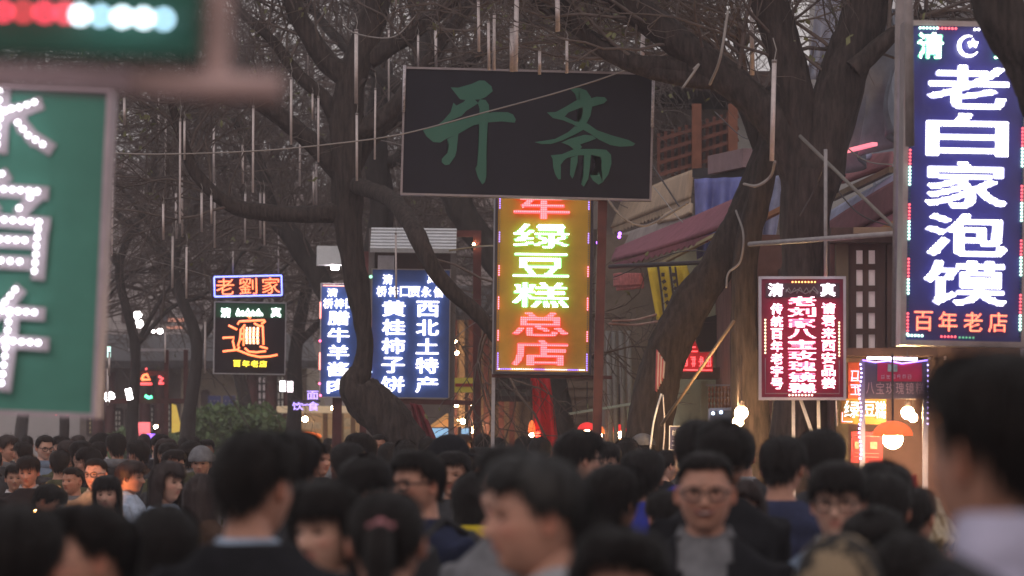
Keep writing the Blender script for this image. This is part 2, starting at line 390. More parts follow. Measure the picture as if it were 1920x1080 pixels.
T['mid'] = tree('crooked_tree', [
    [(800, 1090, 120), (784, 900, 96), (762, 838, 84), (722, 785, 84), (680, 745, 74), (664, 722, 56), (678, 690, 38), (685, 645, 32), (680, 600, 36), (670, 545, 42), (660, 480, 46), (654, 420, 52), (650, 340, 60), (650, 240, 60), (662, 140, 56), (698, 40, 50), (730, -60, 44)],
    [(648, 396, 38), (560, 402, 32), (480, 396, 32), (425, 380, 26), (370, 330, 24), (345, 270, 20), (320, 190, 14)],
    [(645, 330, 44), (580, 262, 36), (505, 205, 34), (430, 165, 28), (360, 120, 22), (300, 60, 16)],
    [(648, 250, 44), (612, 190, 28), (560, 140, 24), (505, 70, 20), (450, 20, 16), (420, -40, 12)],
    [(655, 345, 30, 0), (700, 358, 32, -.5), (740, 378, 32, -1.2), (772, 425, 32, -1.8), (800, 480, 30, -2), (832, 530, 28, -2), (880, 575, 28, -2), (915, 610, 24, -2), (950, 665, 18, -2)],
    [(675, 165, 46), (610, 110, 40), (565, 40, 36), (530, -40, 30)],
    [(690, 110, 40), (760, 70, 32), (840, 10, 26), (900, -60, 20)],
    [(665, 250, 42), (730, 210, 34), (790, 130, 28), (840, 60, 22), (900, -20, 18)],
    [(655, 330, 36, .5), (700, 260, 28, .5), (820, 160, 20, .5), (920, 90, 14, .5)]], 38,
    'crooked bare tree whose bent trunk crosses in front of the two blue signs', n1=120, per2=6, per3=6, seed=4, leaves=3200, lo=.3, sz=1.15, tw=1.35)
T['second'] = tree('dark_tree', [
    [(712, 1000, 60), (710, 780, 50), (706, 600, 46), (704, 480, 44), (716, 380, 46), (704, 260, 46), (716, 140, 40), (690, 40, 34), (640, -60, 26)],
    [(706, 520, 46), (630, 560, 40), (585, 500, 40), (545, 440, 38), (510, 396, 34), (480, 300, 28), (440, 220, 18)],
    [(704, 300, 30), (740, 300, 24), (800, 250, 18), (880, 200, 12)]], 47,
    'darker straight tree standing just behind the crooked one', n1=70, per2=6, per3=5, seed=9, leaves=300, sz=1.3, m=bark2)
T['back'] = tree('forked_tree', [
    [(1048, 1000, 80), (1046, 830, 66), (1030, 700, 56), (985, 570, 52), (925, 480, 50), (870, 400, 52), (830, 300, 56), (800, 180, 50), (790, 60, 40), (770, -40, 30)],
    [(925, 480, 34), (1000, 380, 28), (1050, 250, 22), (1100, 130, 14), (1150, 40, 10)],
    [(850, 350, 36), (930, 230, 28), (980, 110, 20), (1000, 0, 14)],
    [(800, 200, 34), (700, 130, 26), (620, 60, 18), (560, -20, 12)]], 45,
    'bare forked tree rising behind the black board and the amber sign', n1=90, per2=6, per3=5, seed=5, leaves=1600, sz=1.35, m=bark2, tw=1.5)
# trunk of the near tree whose branch hangs over the top of the big sign
T['near'] = tree('overhanging_tree', [
    [(2080, 1500, 120), (2060, 900, 110), (2030, 500, 100), (1990, 260, 98), (1930, 130, 92), (1880, 40, 92), (1845, -60, 86)],
    [(1975, 250, 40), (1920, 170, 30), (1930, 60, 26), (1960, -40, 20)]], 18.5,
    'near dark branch hanging over the top corner of the tall blue sign', n1=8, per2=3, per3=2, seed=6, leaves=0, lo=.6, sz=.6)
bgl = [(120, 62, 30, 'soft-edged bare tree above the pale wall by the green signboard'),
       (250, 58, 36, 'thin bare tree above the red gantry, fading into dusk'),
       (345, 54, 44, 'arching dark tree leaning over the red gantry'),
       (460, 70, 40, 'bare tree rising directly behind the noodle sign'),
       (560, 60, 46, 'dark tree behind the narrow blue sign'),
       (860, 66, 44, 'far bare tree glimpsed between the blue and amber signs'),
       (1180, 54, 40, 'bare tree standing behind the awnings past the maroon post'),
       (1000, 74, 44, 'farthest bare tree behind the black board'),
       (30, 80, 36, 'dim bare tree behind the green signboard')]
for i, (px, d, wd, lab) in enumerate(bgl):
    wd *= .62; random.seed(i * 7 + 3); j = lambda a: random.uniform(-a, a)
    s = 60 / d
    tr = [(px + j(20), 1000, wd * 1.2), (px + j(12), 800, wd), (px + j(26), 650, wd * .85), (px + j(44), 500, wd * .7), (px + j(50), 360, wd * .6), (px + j(60), 220, wd * .5), (px + j(70), 60, wd * .3)]
    L = [tr]
    for q in range(6):
        k = 2 + q % 4; sx = (-1) ** q * random.uniform(60, 150) * s; p = tr[k]
        L.append([(p[0], p[1], wd * .45), (p[0] + sx * .5, p[1] - 70 * s, wd * .34), (p[0] + sx * 1.05, p[1] - 130 * s + j(30), wd * .24), (p[0] + sx * 1.6, p[1] - 150 * s - 60 * random.random(), wd * .14), (p[0] + sx * 2.1, p[1] - 220 * s - j(80), wd * .08)])
    tree('bare_tree', L, d, lab, n1=85, per2=6, per3=5, sz=1.9, seed=20 + i, leaves=1500, tw=1.7, m=bark2, lo=.15, group='bare trees down the street', sides=9, dep=.7, r1=.022)
# ---------------------------------------------------------------- signs
navy = mat('navy_panel', (.022, .028, .2), .3, .1, 5, .02, spec=.5)
def marks(g, x0, y0, x1, y1, n, m, r=.9, y=-.03, seed=1):
    """small characters too blurred to read, as a row of bars"""
    rg = random.Random(seed); w_ = (x1 - x0) / n; h_ = y1 - y0
    for i in range(n):
        a = x0 + i * w_ + w_ * .1; b = a + w_ * .75; mb = MB(); ys = sorted(rg.sample(range(5), 3))
        for q in ys: mb.tube([g.l(a + rg.random() * w_ * .15, y0 + h_ * (q + .5) / 5, y), g.l(b - rg.random() * w_ * .15, y0 + h_ * (q + .5) / 5, y)], r * g.k, 5)
        for t in rg.sample((.2, .5, .8), 2): mb.tube([g.l(a + (b - a) * t, y0 + h_ * rg.uniform(0, .3), y - .001), g.l(a + (b - a) * (t + rg.uniform(-.1, .1)), y0 + h_ * rg.uniform(.7, 1), y - .001)], r * g.k, 5)
        g.part('character', mb, m)
# near LED board at the top left corner, far out of focus
g = Sign('led_board', (-330, -160, 375, 98), 3.7, 1.5, 'close blurred dark green board with red and white round lights across it')
g.panel(mat('deep_green_panel', (.012, .085, .06), .5, .15, 8), .05)
rust = mat('rusty_pink_paint', (.5, .34, .33), .6, .2, 9)
for a, b, ww in (((408, -300), (405, 175), 44),):
    g.part('post', MB().bar(g.l(*a, .05), g.l(*b, .05), ww * g.k), rust)
g.part('rail', MB().tube([g.l(-330, 128, .04), g.l(250, 140, .04)], 26 * g.k, 12), mat('pinkish_rail', (.58, .44, .5), .6, .15, 9), True)
g.part('rail', MB().tube([g.l(250, 140, .04), g.l(530, 150, .04)], 28 * g.k, 12), rust, True)
g.part('edge_strip', MB().box(g.l(442, 60, .12), (16 * g.k, .02, 250 * g.k)), mat('grey_strip', (.2, .18, .19), .6, .1, 6))
for i, x in enumerate(range(-300, 130, 39)): g.dots([(x, 26)], glow('bokeh_red', (1, .035, .09), 9) if i % 3 else glow('bokeh_red_dim', (1, .03, .06), 6), 8, -.02, 'lamp')
for i, x in enumerate((157, 196, 236, 276, 314)): g.dots([(x, 29 + i)], glow('bokeh_blue', (.75, .9, 1), 14) if i % 3 != 1 else glow('bokeh_pale', (.5, .8, 1), 9.5), 8, -.02, 'lamp')
g.dots([(352, 33)], mat('unlit_lamp', (.1, .18, .17), .3, .1, 4, 0), 10, -.02, 'lamp')
# green signboard
g = Sign('green_signboard', (-190, 168, 187, 768), 10.5, 2.4, 'tall green board with white dotted strokes in a pale metal frame')
g.panel(mat('green_panel', (.066, .235, .185), .45, .12, 3, .03), .12)
g.frame(mat('pale_pink_frame', (.46, .37, .42), .5, .15, 8), 9, .17)
gp = mat('grey_letter', (.42, .37, .42), .5, .1, 6, 0); gl = glow('led_white_near', (.95, .92, 1), 7)
ZA = lambda x, y: (x / 3.376, 160 + y / 3.376)
ZB = lambda x, y: (x / 3.376, 460 + y / 3.376)
strokes = [(ZA, [(185, 100), (90, 138), (42, 148)], 1), (ZA, [(42, 148), (85, 235), (155, 312), (250, 366)], 1), (ZA, [(-130, 165), (0, 165), (-60, 260), (-150, 330)], 1),
           (ZA, [(-40, 40), (-40, 380), (-90, 360)], 1), (ZA, [(0, 563), (-60, 600)], 1), (ZA, [(-140, 655), (230, 665)], 1), (ZA, [(225, 668), (185, 705), (120, 775)], 1), (ZA, [(-60, 760), (-140, 820)], 1),
           (ZA, [(-80, 850), (250, 858)], 1), (ZA, [(245, 905), (236, 1170)], 1), (ZA, [(-100, 978), (165, 978)], 1), (ZB, [(-100, 97), (140, 101)], 1), (ZA, [(-90, 850), (-90, 1150)], 1),
           (ZB, [(120, 278), (60, 358), (-10, 430)], 1), (ZB, [(-110, 408), (248, 418)], 1), (ZB, [(-140, 598), (282, 608)], 1), (ZB, [(90, 430), (75, 700), (62, 872)], 1)]
for q, (Z, pts, _) in enumerate(strokes):
    P = [Z(*p) for p in pts]
    mb = MB()
    for j, (a, b) in enumerate(zip(P, P[1:])):
        dx, dy = b[0] - a[0], b[1] - a[1]; L = math.hypot(dx, dy); dx, dy = dx / L, dy / L; h = 13; yy = -.006 - .0009 * (q + .4 * j)
        mb.slab([g.l(a[0] + 5 - dx * 8 + s1 * dy * h, a[1] + 2 - dy * 8 - s1 * dx * h, yy) if e == 0 else g.l(b[0] + 5 + dx * 14 + s1 * dy * h, b[1] + 2 + dy * 14 - s1 * dx * h, yy) for e, s1 in ((0, 1), (1, 1), (1, -1), (0, -1))], .003)
    o = g.part('letter_stroke', mb, gp)
    D = []
    for i, (a, b) in enumerate(zip(P, P[1:])): D += g.line(a, b, 14.5)[(1 if i else 0):]
    g.dots(D, gl, 3.9, -.04)
g.part('post', MB().bar(g.l(-215, 1300, .08), g.l(-215, 150, .08), .06), alu)
# noodle house double sign
g = Sign('neon_nameplate', (398, 516, 531, 558), 50, -1.6, 'small horizontal sign with three orange characters inside a blue light border', yaw=6)
g.panel(mat('wine_panel', (.05, .008, .03), .5, .1, 6, 0), .16); g.frame(darkp, 2, .2)
for ch, x in zip('老劉家', (405, 448, 491)): g.char(ch, (x, 521, x + 34, 552), neon_o, off=.004, y=-.03)
lb = glow('blue_strip', (.2, .25, 1), 3.5)
for P in ([(402, 518), (528, 518)], [(402, 555), (528, 555)], [(402, 518), (402, 555)], [(528, 518), (528, 555)]): g.stroke(P, lb, 1.5, -.04, 'light_strip')
g = Sign('neon_noodle_sign', (403, 568, 534, 700), 50, .8, 'black board with a huge orange neon character over small yellow ones', yaw=6)
g.panel(mat('black_panel', (.014, .008, .018), .3, .1, 6, 0), .2); g.frame(alu, 2, .24)
g.panel(mat('dark_green_panel', (.01, .07, .035), .4, .1, 6, 0), .01, 'header_panel', (404, 569, 533, 596), -.012)
for b_, ch in (((413, 578, 432, 596), '清'), ((507, 576, 526, 594), '真')): g.char(ch, b_, glow('halal_white', (.85, 1, .95), 4.5), off=.04, y=-.03)
SQ = glow('script_white', (.9, 1, .97), 4.5)
g.stroke([(443, 590), (446, 580), (449, 588), (454, 584), (459, 589), (464, 580), (468, 589), (473, 583), (478, 589), (484, 580), (487, 588), (491, 589)], SQ, 2.2, -.03, 'script_stroke')
g.stroke([(442, 591), (492, 590)], SQ, 2.0, -.03, 'script_stroke')
Z = lambda x, y: (390 + x / 5.143, 500 + y / 5.143)
for P in ([(380, 478), (408, 500)], [(283, 560), (300, 530), (540, 514), (550, 525), (510, 552)], [(195, 570), (280, 610)], [(140, 692), (250, 684), (240, 722), (257, 790), (250, 812)],
          [(145, 822), (280, 805), (400, 850), (500, 870), (600, 862), (672, 846)], [(316, 600), (308, 700), (288, 772)], [(316, 598), (345, 598), (343, 765)], [(312, 650), (342, 650)], [(310, 700), (342, 700)],
          [(525, 570), (535, 752)], [(355, 560), (330, 590)], [(440, 545), (500, 575)], [(355, 785), (395, 820), (470, 825), (560, 812)], [(500, 768), (576, 788)], [(305, 775), (288, 802)], [(495, 570), (528, 570)]):
    g.stroke([Z(*p) for p in P], neon_o, 1.9, -.035)
nw = glow('neon_pale', (1, .62, .4), 4.5)
for x in (372, 405, 440, 478): g.stroke([Z(x, 585), Z(x - 3, 660), Z(x + 2, 745)], nw, 1.7, -.035)
for y in (600, 630, 660, 700, 730): g.stroke([Z(362, y), Z(495, y + 4)], neon_o, 1.2, -.04)
for ch, x in zip('百年老店', (438, 455, 471, 487)): g.char(ch, (x, 676, x + 14, 688), neon_y, off=.03, y=-.03)
# narrow blue sign behind the crooked trunk
g = Sign('blue_snack_sign', (602, 533, 690, 744), 44, .6, 'narrow blue sign half hidden behind the bent tree trunk', yaw=4)
g.panel(mat('blue_panel', (.06, .125, .4), .35, .1, 5, .02), .14); g.frame(alu, 2, .18)
W1 = glow('char_white', (1, .93, .97), 2.6); W1b = glow('char_white_soft', (.95, .9, 1), 2.2)
g.char('清', (612, 541, 632, 557), W1, off=.035); g.char('真', (664, 541, 684, 557), W1, off=.035)
for ch, x in zip('桥梓口贾', (605, 626, 647, 668)): g.char(ch, (x, 560, x + 19, 579), W1, off=.035)
for ch, y in zip('腊牛羊酱肉', (583, 615, 647, 679, 711)): g.char(ch, (614, y, 655, y + 27), W1, off=.035)
for y0, y1 in ((567, 598), (662, 694)): g.stroke([(600, y0), (600, y1)], glow('tube_red', (1, .25, .2), 3), 1.6, -.06, 'light_tube')
g.dots([(600, 640), (600, 720), (602, 742)], glow('dot_magenta', (1, .1, .25), 5), 2.4, -.06)
g.stroke([(604, 536), (688, 537)], glow('tube_orange', (1, .3, .2), 2), 1.2, -.05, 'light_tube')
g.part('canopy', MB().box(g.l(619, 481, -.1), (54 * g.k, .5, 34 * g.k)), whitep); g.part('lamp', MB().box(g.l(626, 503, -.1), (14 * g.k, .2, 6 * g.k)), bulb_c)
g.part('post', MB().bar(g.l(684, 900, .12), g.l(684, 470, .12), .1), redp); g.part('post', MB().bar(g.l(634, 1080, .12), g.l(634, 745, .12), .12), redp)
# wide blue sign
g = Sign('blue_specialty_sign', (697, 506, 842, 745), 41.5, .7, 'wide blue sign with two columns of white characters under a white canopy')
g.panel(MATS['blue_panel'], .14); g.frame(mat('thin_metal_frame', (.4, .36, .36), .4, .1, 6, 0, metal=.3), 2, .18)
g.char('清', (716, 515, 735, 534), W1, off=.035); g.char('真', (800, 513, 817, 531), W1, off=.035)
for ch, x in zip('桥梓口贾永信', (705, 727, 749, 768, 789, 812)): g.char(ch, (x, 537, x + 19, 557), W1, off=.035)
for ch, y in zip('黄桂柿子饼', (564, 599, 634, 670, 706)): g.char(ch, (716, y, 760, y + 30), W1, off=.035)
for ch, y in zip('西北土特产', (564, 599, 634, 670, 706)): g.char(ch, (780, y, 823, y + 30), W1, off=.035)
g.stroke([(693, 600), (693, 742)], glow('tube_red', (1, .25, .2), 3), 1.3, -.05, 'light_tube')
for p, m_ in (((694, 520), L_green), ((693, 634), L_red), ((696, 698), L_cool), ((696, 738), L_cool)): g.dots([p], m_, 3.2, -.06)
mb = MB()
for q in range(7):
    y = 430 + q * 6.3
    mb.box(g.l(774, y + 3, -.05 - .05 * q), (160 * g.k, .06, 5.8 * g.k), Matrix.Rotation(-1.0, 3, 'X'))
g.part('canopy', mb, whitep); g.part('vent_box', MB().box(g.l(722, 493, .02), (30 * g.k, .2, 26 * g.k)), alu)
g.part('back_board', MB().box(g.l(776, 490, .15), (150 * g.k, .06, 32 * g.k)), wood)
for x in (848, 694): g.part('post', MB().bar(g.l(x, 1100, .1), g.l(x, 428, .1), .07), mat('grey_post', (.2, .17, .17), .5))
g.part('cross_bar', MB().bar(g.l(690, 752, .05), g.l(900, 754, .05), .06), redp)
# amber sign
g = Sign('amber_cake_sign', (932, 330, 1106, 697), 34.5, .8, 'tall amber sign with one column of dotted red and green-white characters')
g.panel(mat('amber_panel', (.78, .44, .05), .4, .1, 4, .02), .16); g.frame(mat('black_frame', (.09, .08, .085), .35, .1, 5, 0, metal=.4), 5, .2)
pw = glow('halo_warmgreen', (.25, 1, .3), 1.5); pr = glow('plate_red', (1, .03, .05), 1.3)  # glowing green plate is the halo painted around the white dots
dw = glow('dot_white', (1, .97, 1), 5.0); dr = glow('dot_pink', (1, .3, .35), 1.7)
for ch, y0, y1, wh in (('军', 356, 411, 0), ('绿', 420, 466, 1), ('豆', 475, 520, 1), ('糕', 530, 577, 1), ('总', 586, 631, 0), ('店', 638, 686, 0)):
    g.char(ch, (961, y0, 1067, y1), pw if wh else pr, dw if wh else dr, 3.9, off=.03, y=-.035, th=.012, fill=.8)
seq = [L_blue, L_off, L_off, L_red, L_off]
for X in (935.5, 1102.5):
    ys = np.arange(374, 694, 4.2)
    for m_, sel in ((L_blue, lambda t: (t % 62) < 22 and t < 480 or t > 660), (glow('led_pinkish', (1, .2, .35), 4), lambda t: (t % 62) < 22 and 480 <= t <= 640), (L_off, lambda t: (t % 62) >= 22 and t < 660)):
        g.dots([(X, y) for y in ys if sel(y)], m_, 1.25, -.03)
g.dots([(x, 693) for x in np.arange(938, 1100, 4.2) if (x % 64) < 44], L_white, 1.1, -.03); g.dots([(x, 693) for x in np.arange(938, 1100, 4.2) if (x % 64) >= 44], L_blue, 1.3, -.03)
g.part('lower_rail', MB().bar(g.l(925, 706, .05), g.l(1150, 706, .05), .035), redp); g.part('side_post', MB().bar(g.l(929, 1180, .12), g.l(927, 370, .12), .035), alu)
g.part('rear_glow_panel', MB().box(g.l(1019, 520) + Vector((0, .168, 0)), (150 * g.k, .01, 300 * g.k)), glow('rear_glow_amber', (1, .5, .15), 1.0))  # glowing panel added behind to spill amber light
# board with brush characters
g = Sign('brush_board', (757, 134, 1221, 368), 32, 1.45, 'large black board with two green brush-written characters')
g.panel(mat('charcoal_panel', (.014, .014, .024), .6, .12, 3, .02, spec=.15), .1); g.frame(mat('grey_trim', (.3, .26, .28), .45, .15, 9, 0, metal=.3), 4, .14)
bg_ = mat('green_ink', (.035, .14, .1), .6, .06, 3, 0); ZK = lambda p: (740 + p[0] / 3.84 + 2, 120 + p[1] / 3.84)
KP = [[(385, 180), (440, 182), (540, 150), (590, 125), (630, 125), (680, 165), (690, 200), (640, 245), (600, 262), (500, 268), (455, 265)],
      [(408, 290), (430, 312), (480, 285), (500, 262), (560, 262), (588, 290), (500, 350), (470, 385), (380, 425), (290, 462), (340, 420), (390, 360)],
      [(190, 490), (300, 465), (450, 420), (560, 385), (700, 352), (800, 350), (840, 365), (862, 400), (855, 425), (760, 418), (660, 428), (560, 450), (450, 515), (360, 555), (320, 583), (270, 580), (220, 540)],
      [(370, 555), (450, 515), (440, 640), (430, 680), (390, 740), (360, 745), (335, 725), (335, 700), (375, 655), (385, 600)],
      [(585, 290), (600, 262), (640, 265), (665, 300), (668, 345), (660, 430), (655, 600), (660, 820), (650, 860), (632, 878), (600, 830), (590, 800), (578, 765), (590, 740), (600, 560), (598, 330)],
      [(1240, 165), (1315, 162), (1365, 178), (1400, 225), (1412, 290), (1400, 360), (1375, 410), (1330, 455), (1300, 430), (1335, 380), (1345, 330), (1340, 290), (1300, 240), (1285, 205)],
      [(1085, 345), (1150, 340), (1220, 300), (1290, 255), (1310, 245), (1400, 235), (1440, 222), (1500, 224), (1518, 245), (1495, 268), (1420, 292), (1340, 300), (1240, 340), (1215, 370), (1200, 398), (1130, 385)],
      [(1200, 398), (1215, 372), (1290, 405), (1380, 418), (1450, 465), (1560, 500), (1680, 530), (1728, 555), (1710, 572), (1620, 580), (1550, 570), (1470, 535), (1400, 490), (1340, 458), (1270, 425)],
      [(1330, 450), (1350, 465), (1290, 500), (1200, 545), (1120, 573), (1050, 575), (1000, 562), (1060, 552), (1150, 535), (1240, 485), (1290, 440)],
      [(1195, 560), (1260, 530), (1360, 500), (1420, 505), (1445, 525), (1400, 545), (1330, 570), (1345, 590), (1330, 605), (1290, 610), (1250, 580)],
      [(1120, 655), (1200, 645), (1290, 605), (1440, 600), (1520, 605), (1555, 640), (1560, 700), (1540, 780), (1500, 840), (1470, 858), (1430, 830), (1405, 790), (1460, 790), (1480, 740), (1490, 690), (1480, 655), (1420, 645), (1310, 650), (1240, 670), (1215, 690), (1195, 720), (1165, 700), (1140, 690)],
      [(1135, 685), (1190, 690), (1195, 740), (1197, 825), (1180, 828), (1155, 790), (1140, 740)],
      [(1265, 670), (1315, 650), (1315, 700), (1290, 800), (1280, 820), (1262, 790)],
      [(1360, 648), (1410, 645), (1405, 730), (1395, 820), (1365, 875), (1345, 860), (1358, 800)]]
for q, P in enumerate(KP): g.flat([ZK(p) for p in P], bg_, -.005 - .0011 * q, th=.004)
for X in (755, 1223):
    n0 = 128 if X < 800 else 145
    g.part('light_tube', MB().tube([g.l(X, n0, -.03), g.l(X, n0 + 88, -.03)], 3 * g.k, 8), mat('unlit_led_strip', (.5, .46, .5), .4, .5, 60, 0), True)
g.part('post', MB().bar(g.l(1134, 1200, .15), g.l(1134, 366, .15), 17 * g.k, .1), redp)
# framed red sign
g = Sign('red_framed_sign', (1428, 523, 1581, 745), 26, .1, 'framed red sign crowded with white dotted characters in three columns', yaw=-3)
g.panel(mat('crimson_panel', (.2, .012, .045), .4, .12, 4, .02), .12); g.frame(mat('lilac_frame', (.5, .44, .5), .4, .08, 7, .02), 5, .18)
g.panel(mat('dark_border_panel', (.07, .03, .045), .4, .1, 5, 0), .01, 'header_panel', (1436, 531, 1574, 558), -.012)
hp = glow('halo_hot_pink', (1, .1, .26), 2.2); hd = glow('dot_hot', (1, .86, .92), 5.5); hs = glow('dot_rose', (1, .72, .8), 4.6)  # pink plate glow stands in for the halo around the characters
g.char('清', (1440, 531, 1469, 556), glow('plate_white', (1, .9, 1), 2), hd, 2.8, off=.035, y=-.04); g.char('真', (1538, 531, 1566, 556), glow('plate_white', (1, .9, 1), 2), hd, 2.8, off=.035, y=-.04)
g.stroke([(1474, 548), (1479, 540), (1484, 549), (1490, 540), (1494, 550), (1500, 539), (1506, 549), (1512, 540), (1518, 550), (1526, 538), (1534, 549)], mat('grey_script', (.3, .26, .28), .5), 1.3, -.025, 'script_stroke')
g.stroke([(1474, 543), (1482, 550), (1496, 543), (1510, 551), (1524, 543), (1533, 551)], mat('grey_script', (.3, .26, .28)), 1.1, -.025, 'script_stroke')
cy = 556
for q, ch in enumerate('老刘家八宝玫瑰镜糕'): g.char(ch, (1477, 556 + q * 20.3, 1530, 556 + q * 20.3 + 18), hp, hs, 2.6, off=.045, y=-.03)
for q, ch in enumerate('传统百年老字号'): g.char(ch, (1445, 569 + q * 23.3, 1468, 569 + q * 23.3 + 21), hp, hd, 2.3, off=.055, y=-.03)
for q, ch in enumerate('请君来西安品尝'): g.char(ch, (1540, 568 + q * 23.3, 1566, 568 + q * 23.3 + 21), hp, hd, 2.3, off=.055, y=-.03)
for X, y0 in ((1435, 600), (1573, 605)): g.dots([(X, y) for y in np.arange(y0, y0 + 68, 6.2)], glow('led_cream', (1, .7, .4), 4), 1.7, -.03)
for X, y0 in ((1435, 600), (1573, 605)): g.dots([(X, y + 3.1) for y in np.arange(y0, y0 + 62, 6.2)], L_gdim, 1.2, -.03)
for Y, x0, m_ in ((529, 1486, L_amber), (741, 1480, glow('led_peach', (1, .6, .5), 4))): g.dots([(x, Y) for x in np.arange(x0, x0 + 44, 6)], m_, 1.8, -.03)
for P in ([(1435, 672), (1435, 738), (1573, 738), (1573, 676)],): g.stroke(P, L_off, 1.0, -.02, 'unlit_strip')
for a, b in (((1535, 750), (1540, 1100)), ((1502, 750), (1540, 860)), ((1488, 750), (1490, 1100))): g.part('post', MB().bar(g.l(*a, .1), g.l(*b, .1), .025), alu)
g.part('rear_glow_panel', MB().box(g.l((g.x0 + g.x1) / 2, (g.y0 + g.y1) / 2) + Vector((0, .128, 0)), (140 * g.k, .01, 210 * g.k)), glow('rear_glow_red', (1, .08, .16), 1.6))  # added glow panel that reddens the trunk behind
# tall blue sign at the edge
g = Sign('tall_blue_sign', (1702, 48, 1918, 640), 21, 1.1, 'tallest blue sign with five big white characters and red and green running lights')
g.panel(mat('indigo_panel', (.03, .033, .21), .3, .1, 4, .02, spec=.6), .16)
g.frame(mat('dull_metal_frame', (.36, .31, .33), .35, .2, 7, .03, metal=.5), 10, .26)
pv = glow('plate_violet', (.62, .6, 1), 1.6); dv = glow('dot_brilliant', (1, .98, 1), 6.5)
for ch, y0, y1 in (('老', 122, 205), ('白', 213, 294), ('家', 304, 392), ('泡', 402, 482), ('馍', 490, 574)):
    g.char(ch, (1733, y0, 1888, y1), pv, dv, 5.0, off=.034, y=-.035, th=.014, fill=.95)
hg = glow('halo_green', (.1, 1, .45), 1.6)  # green plate put behind the dots as their painted glow
g.char('清', (1714, 62, 1764, 112), hg, dw, 4.5, off=.06, y=-.045); g.char('真', (1858, 64, 1902, 110), hg, dw, 4.5, off=.06, y=-.045)
cr = [(1812 + 19 * math.cos(a), 86 - 19 * math.sin(a)) for a in np.linspace(R(75), R(325), 16)]
for a, b, r_ in zip(cr, cr[1:], [1.2, 1.8, 2.4, 2.9, 3.3, 3.5, 3.6, 3.6, 3.5, 3.3, 3, 2.6, 2.1, 1.6, 1.2]): g.stroke([a, b], dw, r_, -.045, 'crescent_arc')
st = []
for i in range(10): a = math.pi / 2 + i * math.pi / 5; r_ = 10 if i % 2 == 0 else 4.6; st.append((1819 + r_ * math.cos(a), 81 - r_ * math.sin(a)))
g.flat(st, dw, -.05, 'star', .01)
for ch, x in zip('百年老店', (1716, 1762, 1809, 1855)): g.char(ch, (x, 586, x + 35, 623), glow('plate_orange', (1, .06, .03), 1.6), glow('dot_orange', (1, .26, .09), 3), 3.4, off=.012, y=-.035)
for X, ph in ((1704.5, 0), (1915, 40)):
    ys = np.arange(60, 632, 6.4)
    f = lambda t: ((t + ph - 70) % 104)
    g.dots([(X, y) for y in ys if f(y) < 36], L_red, 2.3, -.03); g.dots([(X, y) for y in ys if 36 <= f(y) < 72], glow('led_mint', (.55, 1, .8), 4), 2.4, -.03); g.dots([(X, y) for y in ys if f(y) >= 72], mat('unlit_green_led', (.02, .1, .12), .4, .1, 4, 0), 2, -.03)
g.dots([(x, 53) for x in np.arange(1720, 1754, 6.4)], glow('led_mint', (.55, 1, .8), 4), 2.5, -.03); g.dots([(x, 53) for x in np.arange(1755, 1788, 6.4)], L_red, 2.4, -.03); g.dots([(x, 54) for x in (1823, 1830)], L_white, 2.6, -.03)
g.dots([(x, 632) for x in np.arange(1706, 1734, 6.4)], glow('led_mint', (.55, 1, .8), 4), 2.4, -.03); g.dots([(x, 633) for x in np.arange(1768, 1800, 6.4)], L_red, 2.2, -.03); g.dots([(x, 634) for x in np.arange(1802, 1834, 6.4)], L_gdim, 2.2, -.03)
g.part('post', MB().bar(g.l(1948, 1700, .28), g.l(1948, -60, .28), .1), alu)
for y in (100, 560): g.part('bracket', MB().bar(g.l(1700, y, .24), g.l(1950, y, .24), .05), alu)
g.part('rear_glow_panel', MB().box(g.l(1810, 350) + Vector((0, .168, 0)), (180 * g.k, .01, 520 * g.k)), glow('rear_glow_blue', (.5, .45, 1), 1.2))  # panel added at the back for a blue light spill
# small signs by the lit stall
g = Sign('small_led_sign', (1577, 672, 1662, 795), 26.9, 1, 'little amber and red sign with broken green-white dotted characters')
g.panel(mat('olive_panel', (.3, .17, .02), .5, .1, 5, 0), .08, 'lower_panel', (1577, 748, 1662, 795)); g.panel(mat('orange_panel', (.32, .06, .02), .5, .1, 5, 0), .08, 'upper_panel', (1590, 680, 1616, 747), .002)
for ch, bx in (('绿', (1582, 752, 1611, 784)), ('豆', (1620, 752, 1640, 780)), ('糕', (1641, 752, 1660, 784))): g.char(ch, bx, glow('plate_teal', (.1, .6, .4), .5), L_white, 2.2, off=.01, y=-.03, fill=.7)
for q in range(2): marks(g, 1591, 694 + q * 26, 1615, 716 + q * 26, 1, glow('led_pinkish', (1, .2, .35), 4), 1.0, seed=q)
for P in ([(1579, 774), (1579, 791), (1598, 791)],): g.stroke(P, glow('led_pinkish', (1, .2, .35), 4), 1.0, -.04, 'light_strip')
g.stroke([(1570, 800), (1568, 752)], alu, 1.5, .0, 'bracket')
g = Sign('stall_banner', (1622, 678, 1738, 748), 26.3, .5, 'dim red and grey banner under a violet tube with six thin characters')
g.panel(mat('grey_banner', (.09, .07, .11), .6, .15, 4, .05), .03); g.panel(mat('crimson_cloth', (.42, .012, .07), .6, .15, 5, .1), .006, 'red_field', (1645, 681, 1728, 715), -.01)
g.part('picture', MB().box(g.l(1673, 690, -.015), (18 * g.k, .006, 14 * g.k)), mat('grey_green_print', (.22, .3, .24), .6, .4, 30, 0))
for q, ch in enumerate('八宝玫瑰镜糕'): g.char(ch, (1624 + q * 18.5, 717, 1639 + q * 18.5, 739), mat('pale_print', (.42, .28, .34), .6, .1, 5, 0), off=.0, y=-.012, th=.003)
marks(g, 1650, 702, 1710, 711, 6, mat('pale_print', (.42, .28, .34)), .5, -.02, 3)
